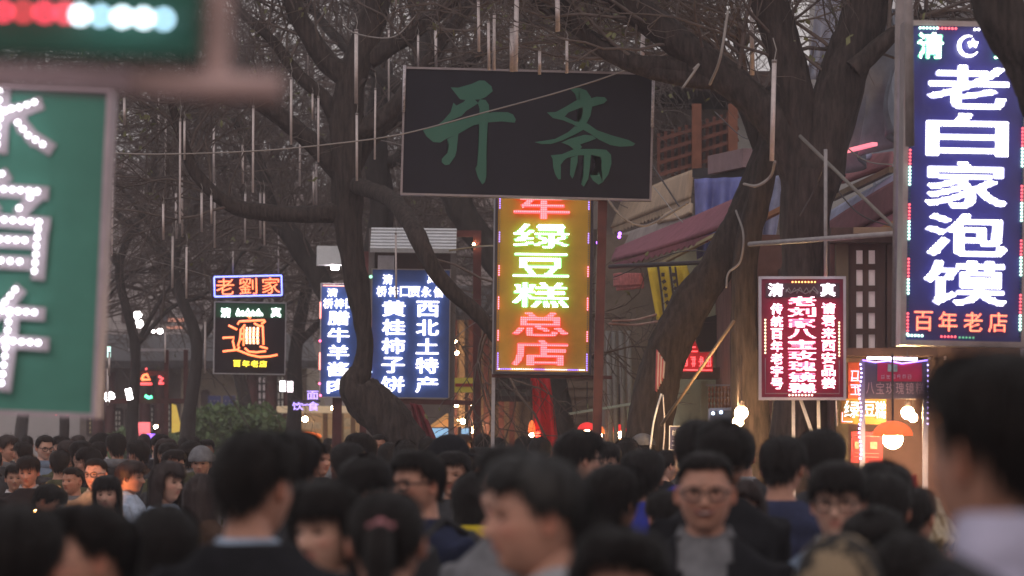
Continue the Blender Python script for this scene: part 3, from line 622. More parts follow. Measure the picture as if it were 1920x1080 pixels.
g.stroke([(1624, 672), (1718, 673)], glow('tube_lilac', (.85, .7, 1), 9), 2.6, -.06, 'light_tube'); g.stroke([(1616, 676), (1640, 680), (1665, 677), (1690, 682), (1738, 675)], glow('rope_violet', (.3, .15, 1), 3), 1.5, -.04, 'light_rope')
g.dots([(1612 + 2 * math.sin(t * .7), y) for t, y in enumerate(range(684, 865, 8))], glow('dot_violet', (.4, .35, 1), 7), 1.9, -.05); g.dots([(1738, y) for y in range(684, 800, 10)], glow('dot_violet', (.4, .35, 1), 7), 1.8, -.05)
for x in (1618, 1736): g.part('post', MB().bar(g.l(x, 1050, .03), g.l(x, 676, .03), .04), mat('blue_grey_post', (.22, .22, .33), .5))
# red temple shaped sign, violet snack neon, blue placard, posters
g = Sign('red_pavilion_sign', (1274, 635, 1337, 698), 37, .5, 'dull red glowing sign with a pointed pavilion outline among dark awnings')
g.part('panel', MB().slab([g.l(x, y) for x, y in ((1274, 697), (1276, 668), (1284, 636), (1302, 636), (1312, 661), (1337, 659), (1337, 697))], .08), mat('dark_red_panel', (.3, .01, .02), .5, em=(1, .03, .04), es=.22))
for y, xs in ((642, (1287, 1300)), (651, (1284, 1304)), (659, (1281, 1308)), (694, (1276, 1335))): g.stroke([(xs[0], y), (xs[1], y)], neon_r, 1.3, -.03)
marks(g, 1278, 668, 1336, 688, 4, neon_r, 1.0, -.03, 5)
g = Sign('violet_snack_neon', (545, 732, 600, 772), 58, 0, 'small violet neon characters glowing at the lit shop front')
g.part('back_rail', MB().bar(g.l(545, 752, .06), g.l(600, 752, .06), .04), darkp)
for ch, bx in (('面', (576, 733, 597, 749)), ('饮', (548, 754, 569, 769)), ('食', (577, 753, 598, 770))): g.char(ch, bx, neon_p, off=.012)
g.stroke([(569, 760), (577, 758)], neon_p, 1, -.03)
g = Sign('blue_placard', (1256, 800, 1291, 843), 30, 1, 'small white-edged blue placard on the thin trunk above the heads')
g.panel(mat('navy_print', (.06, .06, .16), .6), .02); g.frame(whitep, 1.5, .03)
marks(g, 1259, 805, 1288, 820, 3, whitep, .8, -.008, 7)
for y in (827, 835): g.stroke([(1260, y), (1287, y)], whitep, 1.3, -.008, 'text_line')
g = Sign('red_menu_poster', (1596, 810, 1655, 868), 26.8, 1, 'red menu poster with two small pictures beneath the orange lampshade')
g.panel(mat('poster_red', (.38, .02, .035), .5, .1, 6, 0), .02)
for x in (1603, 1632): g.part('picture', MB().box(g.l(x + 6, 835, -.006), (13 * g.k, .006, 13 * g.k)), mat('food_print', (.3, .26, .2), .6, .5, 60, 0))
for y in (818, 850, 857): g.stroke([(1602, y), (1648, y)], mat('faded_text', (.5, .2, .2), .6), .8, -.006, 'text_line')
for i, (bx, lab) in enumerate((((390, 742, 414, 770), 'navy shop curtain beside the lattice window'), ((418, 742, 441, 768), 'navy shop curtain nearer the noodle sign'))):
    g = Sign('shop_curtain', bx, 80, 0, lab, 'curtain'); g.panel(mat('indigo_cloth', (.06, .07, .2), .8), .04)
    for q in range(3): g.dots([(bx[0] + 5 + q * 7, 752)], mat('pale_mark', (.35, .33, .4), .6), 1.6, -.02, 'emblem')
# red frame gantry with neon shapes far down the street
g = Sign('red_gantry', (250, 655, 350, 880), 60, 0, 'dark red steel gantry carrying small red and green neon shapes', 'gantry')
for x in (249, 312, 348): g.part('post', MB().bar(g.l(x, 980), g.l(x, 656), 8 * g.k), redp)
g.part('top_bar', MB().bar(g.l(240, 656), g.l(355, 656), 5 * g.k), alu)
for y, x0, x1 in ((752, 205, 350), (700, 249, 312)): g.part('cross_bar', MB().bar(g.l(x0, y), g.l(x1, y), 9 * g.k), redp)
g.stroke([(257, 676), (262, 683)], neon_r, 3, -.1); g.stroke([(275, 690), (275, 694)], neon_r, 2, -.1); g.stroke([(266, 712), (270, 704), (276, 702), (282, 712), (266, 712)], neon_o, 2.6, -.1); g.stroke([(264, 720), (286, 720)], neon_r, 2.6, -.1)
g.stroke([(298, 706), (306, 710), (300, 716)], neon_r, 2.6, -.1); g.stroke([(298, 719), (308, 719)], neon_r, 2.4, -.1); g.stroke([(273, 742), (280, 746), (286, 744)], glow('neon_jade', (.1, 1, .5), 3.4), 3, -.1)
g = Sign('steel_gantry', (852, 432, 902, 900), 43, .4, 'tall maroon steel frame standing between the blue and amber signs', 'frame')
g.part('post', MB().bar(g.l(897, 1110), g.l(893, 432), 15 * g.k), redp); g.part('cross_bar', MB().bar(g.l(850, 438), g.l(900, 438), 12 * g.k), redp); g.dots([(887, 458)], bulb_s, 2, -.1, 'lamp')
# ---------------------------------------------------------------- hanging light tubes
TB = [(233, 182, 235), (297, 180, 257), (311, 215, 330), (338, 222, 420), (346, 225, 300), (401, 237, 345), (403, 340, 465), (455, 270, 345), (475, 198, 362), (546, 145, 272), (563, 232, 350), (577, 30, 165),
      (586, 175, 225), (597, 180, 305), (588, 320, 385), (593, 305, 385), (668, 55, 195), (669, 212, 340), (704, 165, 300), (729, 52, 193), (784, 65, 128), (817, 55, 128), (897, 0, 98), (916, 40, 132), (927, 25, 132),
      (960, 50, 135), (969, -10, 135), (1012, 95, 140), (1045, -20, 60), (1063, 72, 138), (1206, 50, 140), (1409, -20, 142), (1452, 112, 303), (211, 330, 480), (324, 440, 540), (350, 460, 560), (306, 380, 450),
      (330, 360, 448), (341, 330, 445), (378, 360, 435), (396, 365, 420), (460, 360, 455), (488, 360, 447), (495, 360, 460), (437, 470, 514), (522, 430, 512), (742, 436, 560), (592, 200, 240), (742, -20, 14), (205, 660, 705), (310, 620, 680), (385, 600, 700), (202, 690, 760)]
NEAR = {916: 27.4, 927: 27.5, 1012: 27.4, 1063: 27.3, 784: 33.5, 817: 33, 1452: 27, 1409: 29, 1206: 30, 969: 27.2, 1045: 27.3, 960: 27.6, 897: 27.4, 668: 35, 669: 35, 704: 36, 742: 37, 437: 50, 522: 50}
def tube_proto(short):
    o = empty('light_tube', (0, 0, 0), 'slim unlit light tube hanging upright from bare branches', 'light tube', 'light tubes hanging in the trees')
    MB().tube([(0, 0, -1), (0, 0, -.03)], .014, 8).build('tube', tube_m, o, True, True)
    MB().tube([(0, 0, -.03), (0, 0, .0)], .016, 8).build('cap', mat('grey_cap', (.25, .22, .22), .5, .1, 5, 0), o, True, True)
    MB().tube([(0, 0, 0), (.01, 0, .1), (-.01, .02, .22)], .004, 4).build('cord', wire_m, o, True)
    MB().tube([(.006, -.006, -.99), (.006, -.006, -.05)], .006, 4).build('led_strip', mat('white_led_strip', (.55, .5, .52), .4, .5, 40, 0), o, True)
    return o
tp = None
big_ones = {1409, 1452, 1206, 969, 668, 960, 1045}
for i, (x, y0, y1) in enumerate(TB):
    d = NEAR.get(x, 34 + (i * 7) % 9); o = tube_proto(0) if tp is None else copy_tree(tp)
    if tp is None: tp = o
    o.location = at(x, y0, d); L = (y1 - y0) * PX(d); f = 1.35 if x in big_ones else .72 + .25 * random.random(); o.scale = (f, f, L); o.rotation_euler = (0, R(random.uniform(-.6, .6) + (1.2 if x in (1452, 1206, 969) else 0)), 0)
    if x in big_ones and x != 1045:
        o['label'] = {1409: 'long light tube hanging at the top between the heavy limbs', 1452: 'light tube hanging in front of the dark forked trunk', 1206: 'light tube hanging by the upper corner of the black board',
                      969: 'long light tube dropping to the top edge of the black board', 668: 'thick segmented light tube hanging before the crooked trunk', 960: 'darker tube just beside the long one above the board'}[x]
SPOT = [(0, 'beside the green signboard'), (300, 'left of the noodle sign'), (440, 'above the noodle sign'), (530, 'over the narrow blue sign'), (650, 'before the crooked trunk'), (735, 'by the wide blue sign'), (780, 'above the black board')]
ul = {}
for i, (x, y0, y1) in enumerate(TB):
    if x in big_ones and x != 1045: continue
    o = [q for q in C.objects if q.name.startswith('light_tube') and q.get('group') and abs(q.location.x - at(x, y0, q.location.y).x) < .002 and abs(q.location.z - at(x, y0, q.location.y).z) < .002][0]
    ln = 'short' if y1 - y0 < 60 else ('long' if y1 - y0 > 125 else 'middling'); hh = 'high up' if y0 < 90 else ('near the top' if y0 < 200 else ('midway' if y0 < 330 else ('low' if y0 < 500 else 'lowest')))
    lab = f"{ln} unlit light tube hanging {hh} {[n for a, n in SPOT if x >= a][-1]}"; ul.setdefault(lab, []).append((x, y0, o))
for lab, L in ul.items():
    L.sort(key=lambda q: q[0])
    for j, (x, y0, o) in enumerate(L): o['label'] = lab + ('' if len(L) == 1 else (', leftmost of these' if j == 0 else (', rightmost of these' if j == len(L) - 1 else ', between two alike')))
# ---------------------------------------------------------------- wires
def wire(pts, r, label, name='wire', m=None, cat='cable'):
    p = smoothpath([tuple(at(x, y, d)) for x, y, d in pts], 8)
    o = MB().tube([tuple(q) for q in p], r, 6).build(name, m or wire_m, None, smooth=True); return tag(o, label, cat)
wire([(190, 286, 30), (300, 289, 30), (480, 283, 30), (640, 268, 30), (760, 250, 30), (900, 213, 30), (1040, 175, 30), (1150, 140, 30), (1250, 100, 30), (1330, 60, 29)], .006, 'long thin wire slanting across the face of the black board', 'overhead_wire')
wire([(1140, 375, 31), (1165, 405, 31), (1195, 422, 31), (1225, 418, 31), (1290, 380, 30.5)], .012, 'slack pale cable looping beside the awning under the black board')
wire([(1365, 20, 27), (1350, 110, 27), (1331, 158, 27.4)], .012, 'short pale cord tied round the heavy slanting limb', 'cord', cat='cord')
wire([(1395, 345, 28), (1420, 348, 27.6), (1445, 330, 27.6), (1453, 303, 27.2)], .012, 'curved flex feeding the light tube before the forked trunk', 'flex')
wire([(1380, 395, 29.5), (1394, 440, 29), (1388, 490, 29), (1366, 512, 29), (1362, 540, 29)], .01, 'thin cable hanging down the leaning trunk')
wire([(1200, 275, 40), (1330, 470, 38), (1380, 520, 36)], .01, 'taut dark wire crossing the awnings', m=darkp)
wire([(1148, 602, 33), (1190, 600, 33), (1230, 590, 32)], .012, 'pinkish wire strung from the maroon post to the leaning trunk', m=mat('pink_wire', (.4, .22, .18), .6))
wire([(1142, 607, 33), (1190, 609, 33), (1232, 603, 32)], .012, 'second pinkish wire just below, from the maroon post', m=MATS['pink_wire'])
wire([(1218, 850, 30), (1226, 790, 30), (1240, 738, 30)], .009, 'pale cable running down the front of the leaning trunk', m=whitep)
wire([(1243, 850, 30), (1246, 800, 30), (1243, 740, 30)], .007, 'second pale cable beside it on the leaning trunk', m=alu)
wire([(560, 290, 40), (700, 262, 40), (840, 300, 41), (1000, 330, 41)], .006, 'faint sagging wire behind the black board')
wire([(640, 30, 34), (660, 60, 34), (735, 70, 34), (780, 30, 34)], .007, 'small loop of wire hanging in the twigs above the board')
wire([(1300, 130, 27), (1310, 122, 27), (1280, 165, 27)], .01, 'frayed wire end on the heavy slanting limb')
wire([(842, 470, 40), (900, 462, 40), (960, 460, 36)], .01, 'pale wire reaching from the blue sign to the amber one', m=mat('tan_wire', (.4, .32, .2), .6))
for q, (a_, m_, b_, lab) in enumerate((((1150, 520, 36), (1290, 470, 34), (1420, 500, 32), 'thin dark wire drooping under the maroon awning'), ((1225, 350, 38), (1300, 430, 36), (1400, 410, 34), 'fine wire looping across the grey awning'), ((1550, 330, 29), (1610, 400, 28), (1690, 430, 27), 'slack cable over the plum awning'),
        ((1560, 250, 29), (1620, 300, 28), (1690, 310, 27), 'pale cord tied across the bunched blue sheet'), ((1500, 405, 27), (1530, 350, 27), (1548, 300, 26.5), 'short guy wire to the slim upright pole'), ((200, 470, 40), (330, 500, 42), (400, 520, 45), 'sagging cable running towards the noodle sign'),
        ((540, 600, 45), (570, 606, 45), (600, 602, 44), 'thin bracket wire between noodle sign and blue sign'), ((1010, 560, 40), (900, 600, 42), (845, 640, 42), 'cable draped behind the amber sign'), ((1340, 210, 36), (1400, 260, 35), (1450, 240, 33), 'thin wire in front of the timber balcony'))):
    wire([a_, m_, b_], .006, lab, m=[darkp, wire_m][q % 2])
def pole(a, b, d1, d2, r, m, label, name='pole', cat='pole'):
    o = MB().tube([at(*a, d1), at(*b, d2)], r, 8).build(name, m, None, smooth=True); return tag(o, label, cat)
bam = mat('bamboo', (.22, .16, .11), .6, .2, 12, .1)
pole((1240, 797), (1376, 602), 30, 29, .014, bam, 'diagonal bamboo pole leaning on the dark trunk', 'bamboo_pole')
pole((1405, 458), (1692, 437), 26.5, 25, .02, mat('weathered_pipe', (.3, .27, .28), .5, .2, 14), 'horizontal grey pipe above the framed red sign', 'pipe', 'pipe')
pole((1548, 280), (1548, 520), 26.3, 26.2, .014, mat('weathered_pipe', (.3, .27, .28)), 'slim upright pole rising above the framed red sign')
pole((1500, 255), (1690, 440), 26.8, 25.5, .014, mat('grey_stick', (.17, .15, .14), .7), 'thin slanting stick between the forked trunk and the tall sign')
pole((1703, -60), (1706, 274), 19, 19, .026, mat('dusty_pole', (.24, .2, .2), .7, .2, 12), 'blurred grey pole overlapping the tall blue sign')
pole((1690, -60), (1682, 650), 21.6, 21.6, .036, mat('dusty_pole', (.24, .2, .2)), 'grey pipe hanging down just behind the edge of the tall blue sign', 'pipe', 'pipe')
pole((1143, 500), (1340, 491), 33, 32, .022, darkp, 'dark horizontal bar crossing below the maroon awning', 'bar', 'bar')
# ---------------------------------------------------------------- right-hand shop row
def part(root, name, mb, m, smooth=False): return mb.build(name, m, root, False, smooth)
def shape(pts, d=None, th=.06):
    return MB().slab([at(*(p if len(p) == 3 else (p[0], p[1], d))) for p in pts], th)
lit_paper = mat('lit_paper', (.6, .55, .5), .6, .12, 3, 0, em=(1, .86, .76), es=.22)  # emission brightens panes that would sit dark under the eaves
def lattice(root, x0, y0, x1, y1, d, nc, nr, fr=3, m_f=None, m_p=None, depth=.08):
    """a window in a wall facing the street: casing bars, muntins and one pane per opening"""
    k = PX(d); fr_m = m_f or wood
    wn = MB()
    for a in (x0, x1): wn.bar(at(a, y0, d), at(a, y1, d), fr * k * 1.6, depth)
    for b in (y0, y1): wn.bar(at(x0 - fr * .8, b, d - .004), at(x1 + fr * .8, b, d - .004), fr * k * 1.6, depth)
    wn = wn.build('window', fr_m, root)
    mb = MB()
    for i in range(1, nc): mb.bar(at(x0 + (x1 - x0) * i / nc, y0, d), at(x0 + (x1 - x0) * i / nc, y1, d), fr * k * .8, depth * .6)
    for i in range(1, nr): mb.bar(at(x0, y0 + (y1 - y0) * i / nr, d - .003), at(x1, y0 + (y1 - y0) * i / nr, d - .003), fr * k * .8, depth * .6)
    mb.build('muntin', fr_m, wn)
    for i in range(nc):
        for j in range(nr):
            xa, xb = x0 + (x1 - x0) * i / nc, x0 + (x1 - x0) * (i + 1) / nc; ya, yb = y0 + (y1 - y0) * j / nr, y0 + (y1 - y0) * (j + 1) / nr
            MB().box(at((xa + xb) / 2, (ya + yb) / 2, d + .03), ((xb - xa) * k, .01, (yb - ya) * k)).build('pane', m_p or paper, wn)
def block(x0, y0, x1, d, dd, ybot=1300):
    """a volume from the ground up to pixel height y0, dd deep"""
    a, b = at(x0, y0, d), at(x1, y0, d); z = a.z
    return MB().box(((a.x + b.x) / 2, d + dd / 2, z / 2), (b.x - a.x, dd, z))
r = empty('timber_shop', at(1640, 820, 28), 'dark timber shop front with tall paper lattice window beside the tall blue sign', 'shop'); r.location.z = 0
part(r, 'wall', block(1556, 445, 2300, 27.6, 6), mat('dark_red_brown_wall', (.09, .05, .05), .8, .25, 3))
lattice(r, 1596, 460, 1650, 662, 27.5, 2, 5, 2.6)
lattice(r, 1672, 458, 1690, 664, 27.5, 1, 6, 4, m_p=mat('dark_pane', (.05, .035, .04), .5))
part(r, 'beam', MB().bar(at(1556, 442, 27.4), at(2300, 442, 27.4), .25, .12), wood)
part(r, 'beam', MB().bar(at(1600, 432, 27.2), at(1680, 432, 27.2), .05, .05), bam)
part(r, 'corner_post', MB().bar(at(1578, 900, 27.5), at(1578, 445, 27.5), .1, .1), mat('olive_post', (.11, .09, .06), .7))
part(r, 'eave', MB().box(at(1640, 662, 27.1), (.9, .8, .06)), wood)
for q in range(3): lattice(r, 1700 + q * 30, 658, 1724 + q * 30, 684, 27.4, 1, 1, 2)
# canvas awnings stepping down the right side
maroon = mat('maroon_canvas', (.25, .085, .12), .85, .2, 5, .2); greyc = mat('grey_canvas', (.33, .28, .27), .9, .2, 4, .2); tan = mat('tan_sheet', (.5, .37, .27), .85, .2, 7, .2, stretch=(1, 1, .3))
blue = mat('blue_tarp', (.14, .16, .42), .6, .22, 4, .3); blue2 = mat('pale_blue_tarp', (.36, .39, .58), .6, .25, 5, .3)
def awning(pts, m, label, under=None, th=.04, rail=None, hem=None):
    b = at(*pts[0]); r = empty('awning', b, label, 'awning')
    cloth('canvas', [at(*p) for p in pts], m, r, 26, 8, .012, 1, random.random() * 5, th)
    if rail: MB().bar(at(*rail[0]), at(*rail[1]), .05, .03).build('rail', mat('straw_rail', (.4, .34, .18), .6), r)
    if hem:
        a, c, ht = hem; mb = MB(); n = 22; A, Cc = at(*a), at(*c)
        for i in range(n):
            p, q = A.lerp(Cc, i / n), A.lerp(Cc, (i + 1) / n); mb.slab([p, q, q - Vector((0, 0, ht * .6)), (p + q) / 2 - Vector((0, 0, ht)), p - Vector((0, 0, ht * .6))], .01)
        mb.build('scalloped_hem', m, r)
    return r
awning([(1158, 470, 41), (1378, 378, 34), (1395, 420, 32), (1150, 494, 39)], maroon, 'maroon canvas awning sloping down to the maroon post', rail=((1228, 500, 37), (1352, 436, 33)), hem=((1150, 494, 39), (1395, 420, 32), .07))
awning([(1140, 452, 44), (1300, 398, 38), (1310, 432, 37), (1142, 494, 43)], greyc, 'grey canvas awning tucked above the maroon one')
awning([(1172, 372, 46), (1302, 320, 39), (1294, 372, 39), (1148, 428, 46)], tan, 'tan corrugated fascia with jagged lower edge beside the black board', hem=((1148, 428, 45.9), (1294, 372, 38.9), .09))
awning([(1250, 405, 40), (1300, 382, 38), (1300, 402, 37.5), (1235, 422, 40)], tan, 'short tan valance under the jagged fascia')
r = awning([(1552, 470, 31), (1700, 395, 27.5), (1700, 425, 27), (1552, 505, 30)], maroon, 'maroon awning sloping up towards the tall blue sign', hem=((1552, 505, 30), (1700, 425, 27), .07))
awning([(1540, 430, 31.5), (1700, 330, 27.6), (1700, 385, 27.4), (1540, 470, 31)], mat('plum_canvas', (.2, .08, .1), .85, .2, 5), 'darker plum awning above the paper lattice window')
awning([(1560, 400, 32), (1700, 322, 28.5), (1690, 352, 28), (1560, 440, 31.5)], blue2, 'pale blue plastic sheet sagging between the plum awnings')
awning([(1556, 300, 34), (1680, 290, 30), (1672, 318, 29.5), (1556, 350, 33)], mat('rose_canvas', (.33, .12, .14), .85), 'dusty rose awning below the pink light strip')
for q, (a, b, m_, lab) in enumerate((((1560, 372, 31), (1672, 318, 29), bam, 'tan rafter pole slanting over the pale blue sheet'), ((1430, 410, 33), (1500, 375, 31.5), mat('orange_rail', (.45, .2, .09), .6), 'orange rail glimpsed between the dark trunks'),
                                    ((1640, 440, 28), (1688, 415, 27.5), MATS['orange_rail'], 'orange rail end just above the paper lattice window'), ((1585, 300, 31), (1690, 240, 29), mat('white_rail', (.4, .37, .38), .6), 'pale batten slanting over the pink light strip'))):
    tag(MB().bar(at(*a), at(*b), .05, .05).build('rafter', m_), lab, 'rafter')
tag(MB().bar(at(1568, 288, 30), at(1640, 270, 29), .05, .03).build('light_strip', glow('pink_strip', (1, .2, .28), 1.3)), 'glowing pink light strip above the rose awning', 'light')
tag(cloth('blue_tarp', [at(1302, 335, 36), at(1405, 332, 36), at(1400, 440, 35.5), at(1308, 486, 36)], blue, None, 30, 14, .10, 3, 1), 'blue tarpaulin draped in folds behind the leaning trunk', 'tarpaulin')
tag(cloth('blue_tarp', [at(1425, 330, 34), at(1475, 325, 34), at(1450, 470, 34), at(1418, 470, 34)], blue2, None, 16, 14, .06, 2, 2), 'strip of faded blue tarpaulin between the two trunks', 'tarpaulin')
tag(cloth('grey_tarp', [at(1590, 60, 30), at(1690, 20, 29), at(1690, 250, 29), at(1585, 330, 30)], mat('slate_tarp', (.22, .24, .3), .8, .3, 3, .4), None, 20, 20, .12, 2, 4), 'slate grey tarpaulin hanging behind the right fork', 'tarpaulin')
tag(cloth('grey_tarp', [at(1535, -40, 33), at(1590, -40, 33), at(1548, 150, 33), at(1512, 150, 33)], mat('dusk_blue_tarp', (.3, .32, .42), .8, .2, 3, .3), None, 12, 16, .06, 2, 5), 'pale torn sheet hanging in the fork of the big tree', 'tarpaulin')
tag(cloth('blue_tarp', [at(1588, 215, 31), at(1602, 212, 31), at(1640, 300, 31), at(1560, 300, 31)], blue2, None, 12, 12, .06, 2, 6), 'bunched blue sheet tied up above the pink light strip', 'tarpaulin')
r = empty('flat_roof', at(1350, 315, 38), 'low black-edged flat roof over the blue tarpaulin', 'roof')
part(r, 'roof_edge', shape([(1298, 316, 37.6), (1408, 311, 36), (1408, 345, 36), (1298, 332, 37.6)], th=.3), mat('black_felt', (.03, .028, .033), .8)); part(r, 'coping', MB().bar(at(1340, 310, 37), at(1406, 296, 36), .16, .2), mat('pinkish_sheet', (.25, .17, .19), .8))
r = empty('timber_balcony', at(1310, 300, 44), 'reddish timber balcony lattice seen through the twigs', 'balcony')
rb = mat('red_timber', (.2, .075, .055), .7, .25, 8)
for x in np.arange(1235, 1385, 13): part(r, 'baluster', MB().bar(at(x, 330, 44.4), at(x, 250 - (x - 1235) * .3, 44.4), .04), rb)
for x in (1306, 1374): part(r, 'post', MB().bar(at(x, 330, 44.2), at(x, 195, 44.2), .12), mat('orange_timber', (.27, .1, .06), .7, .25, 8))
for y in (0, 22, 44, 66): part(r, 'rail', MB().bar(at(1235, 262 + y, 44.3), at(1385, 218 + y, 44.3), .045), rb)
r = empty('concrete_house', at(1420, 300, 47), 'brown and grey upper house behind the awnings', 'house'); r.location.z = 0
part(r, 'wall', block(1130, 205, 1640, 47, 8), plaster2); part(r, 'column', MB().bar(at(1392, 900, 46.8), at(1392, 190, 46.8), .26), mat('grey_concrete', (.5, .48, .46), .8))
part(r, 'roof', MB().box(at(1390, 200, 50), (4.6, 8, .2)), wood)
for x in (1240, 1285, 1335): lattice(r, x, 240, x + 28, 310, 46.8, 2, 3, 1.5, m_p=mat('dark_pane', (.05, .035, .04)))
r = empty('white_building', at(1760, 30, 40), 'white-walled building with a dark window band at the top right', 'building'); r.location.z = 0
part(r, 'wall', block(1640, -260, 2300, 36, 8), mat('off_white_wall', (.5, .47, .47), .8, .1, 2)); part(r, 'window', shape([(1664, 5), (1790, 5), (1780, 32), (1664, 32)], 35.9, .05), mat('grey_glass', (.14, .16, .18), .3)); part(r, 'parapet', MB().bar(at(1640, 0, 35.8), at(2300, 4, 35.8), .14, .2), whitep)
part(r, 'lower_wall', block(1641, 44, 2301, 35.6, .3), mat('slate_tarp', (.22, .24, .3)))
# back wall of shops further along the right
r = empty('shop_row', at(1200, 700, 43), 'row of small shops under the awnings with pale green and brown walls', 'shop'); r.location.z = 0
part(r, 'wall', block(1265, 470, 1410, 38.5, 8), mat('pale_green_wall', (.45, .48, .36), .8, .15, 3)); part(r, 'wall', block(1135, 440, 1266, 42, 6), mat('dim_brown_wall', (.24, .19, .16), .85, .25, 3)); part(r, 'wall', block(1405, 440, 1560, 33, 8), mat('dim_red_wall', (.2, .1, .09), .85, .25, 3))
part(r, 'shelf', MB().box(at(1352, 707, 38.2), (.55, .4, .05)), wood)
part(r, 'screen', shape([(1305, 600), (1365, 585), (1369, 655), (1305, 660)], 38.3, .08), mat('dark_screen', (.025, .022, .025), .4)); part(r, 'screen_edge', MB().bar(at(1368, 586, 38.2), at(1369, 655, 38.2), .02), whitep)
part(r, 'door_post', MB().bar(at(1320, 900, 38.2), at(1320, 715, 38.2), .07), mat('pale_green_post', (.36, .38, .28), .7))
for x in (1146, 1156, 1170, 1184): part(r, 'pipe', MB().tube([at(x, 840, 41.6), at(x - 6, 620, 41.6)], .03, 8), mat('pale_pipe', (.3, .28, .27), .6), True)
part(r, 'cornice', MB().box(at(1340, 700, 38), (1.1, .5, .12)), mat('brown_board', (.1, .06, .05), .7)); part(r, 'back_wall', block(1050, 430, 1136, 48, 5), mat('dim_brown_wall', (.24, .19, .16)))
sh = mat('tan_shutter', (.3, .22, .17), .7, .15, 6)
s = empty('roller_shutter', at(1088, 760, 46), 'tan slatted shutter behind the red drape', 'shutter')
for q in range(14): part(s, 'slat', MB().box(at(1090, 706 + q * 8.5, 46 + .03 * (q % 2)), (64 * PX(46), .03, 8 * PX(46))), sh)
r = empty('hanging_skewers', at(1352, 722, 36), 'rows of brown glazed sausages hanging at a lit stall', 'food')
for q in range(8):
    for j in range(4): part(r, 'sausage', MB().sphere(at(1330 + q * 6.4, 730 + j * 10.5, 36 + .05 * (j % 2)), .021, 8, 6, sc_=(.75, .75, 1.5)), mat('glazed_sausage', (.3, .11, .04), .25, .3, 20, .1, spec=.7), True)
part(r, 'rod', MB().bar(at(1324, 722, 36), at(1382, 722, 36), .012), alu)
r = empty('glass_cabinet', at(1352, 785, 35), 'little glass food cabinet with cool white lights under the sausages', 'cabinet')
part(r, 'cabinet_frame', MB().bar(at(1330, 768, 35), at(1395, 766, 35), .03).bar(at(1330, 768, 35), at(1328, 840, 35), .02).bar(at(1395, 766, 35), at(1395, 840, 35), .02), alu); part(r, 'glass', MB().box(at(1362, 805, 35.1), (.35, .02, .38)), mat('cabinet_glass', (.2, .24, .3), .1, .2, 5, 0))
for p in ((1337, 775), (1352, 773)): part(r, 'lamp', MB().sphere(at(*p, 34.9), .018), L_cool, True)
for i, (bx, m_, lab, st_) in enumerate((((1155, 512, 1206, 540), mat('pink_valance', (.42, .12, .12), .7, .3, 20), 'pink scalloped valance hanging under the maroon awning', 0),)):
    awning([(bx[0], bx[1], 37), (bx[2], bx[1], 36), (bx[2], bx[3] - 6, 36), (bx[0], bx[3] - 2, 37)], m_, lab, hem=((bx[0], bx[3] - 3, 36.95), (bx[2], bx[3] - 8, 35.95), .05))
r = empty('yellow_banner', at(1250, 550, 35), 'yellow cloth banner with dark vertical script below the maroon awning', 'banner')
yel = mat('yellow_cloth', (.7, .55, .06), .75, .15, 5, .1)
for a, b in (((1214, 502), (1232, 600)), ((1236, 500), (1250, 598)), ((1258, 498), (1270, 560)), ((1270, 497), (1284, 540))):
    cloth('strip', [at(a[0], a[1], 35), at(a[0] + 17, a[1] - 1, 35), at(b[0] + 17, b[1], 35), at(b[0], b[1], 35)], yel, r, 8, 10, .02, 1, a[0])
for x in (1234, 1256, 1266): part(r, 'pole', MB().bar(at(x, 500, 34.9), at(x + 12, 600, 34.9), .02), darkp)
for x, n in ((1243, 6), (1263, 4)):
    for q in range(n): part(r, 'script_mark', MB().box(at(x + q * 2, 515 + q * 13, 34.88), (.035, .006, .04), Matrix.Rotation(q, 3, 'Y')), darkp)
r = empty('striped_flag', at(1238, 690, 30.6), 'small red and white striped flag hanging on the leaning trunk', 'flag')
for q in range(6): cloth('stripe', [at(1231 + q * 2.6, 655 + q * 4, 30.6), at(1233.6 + q * 2.6, 658 + q * 4, 30.6), at(1231.5 + q * 2.6, 735 - q * 5, 30.6), at(1229 + q * 2.6, 733 - q * 5, 30.6)], mat('flag_red', (.35, .08, .1), .8) if q % 2 == 0 else mat('flag_white', (.45, .4, .42), .8), r, 2, 8, .008, 1, 1)
tag(cloth('red_drape', [at(994, 700, 43), at(1030, 704, 43), at(1050, 855, 43), at(1006, 855, 43)], mat('bright_red_cloth', (.75, .02, .03), .7, .15, 5, .1), None, 24, 16, .08, 2, 0), 'bright red cloth hanging beneath the amber sign', 'drape')
tag(cloth('red_drape', [at(768, 755, 38.6), at(790, 760, 38.6), at(838, 870, 38.6), at(800, 870, 38.6)], mat('dark_red_cloth', (.22, .03, .045), .8, .2, 5, .1), None, 20, 16, .06, 2, 0), 'dark red cloth tied against the base of the crooked trunk', 'drape')
# ---------------------------------------------------------------- lamps and stalls
def lampshade(x, y, d, wd, h, m, label, b=bulb_s, br=.03, drop=3):
    """dome shade: pixel centre of the rim, width and height in pixels"""
    c = at(x, y, d); k = PX(d); r = empty('hanging_lamp', c, label, 'lamp', 'hanging lamps over the food stalls'); V = []; n = 20; rings = 8
    for i in range(rings + 1):
        t = i / rings * math.pi / 2
        for j in range(n): a = 2 * math.pi * j / n; V.append((wd / 2 * k * math.sin(t) * math.cos(a), wd / 2 * k * math.sin(t) * math.sin(a), h * k * math.cos(t)))
    F = [(i * n + j, i * n + (j + 1) % n, (i + 1) * n + (j + 1) % n, (i + 1) * n + j) for i in range(rings) for j in range(n)]
    raw('lamp_shade', V, F, m, r, True, True); MB().sphere((0, 0, -drop * k), br, 12, 8).build('bulb', b, r, True, True); MB().tube([(0, 0, h * k), (0, 0, h * k + .5)], .008, 5).build('cord', darkp, r, True)
    return r
def shade(name, col, es): return mat(name, col, .5, .08, 5, 0, em=col, es=es)
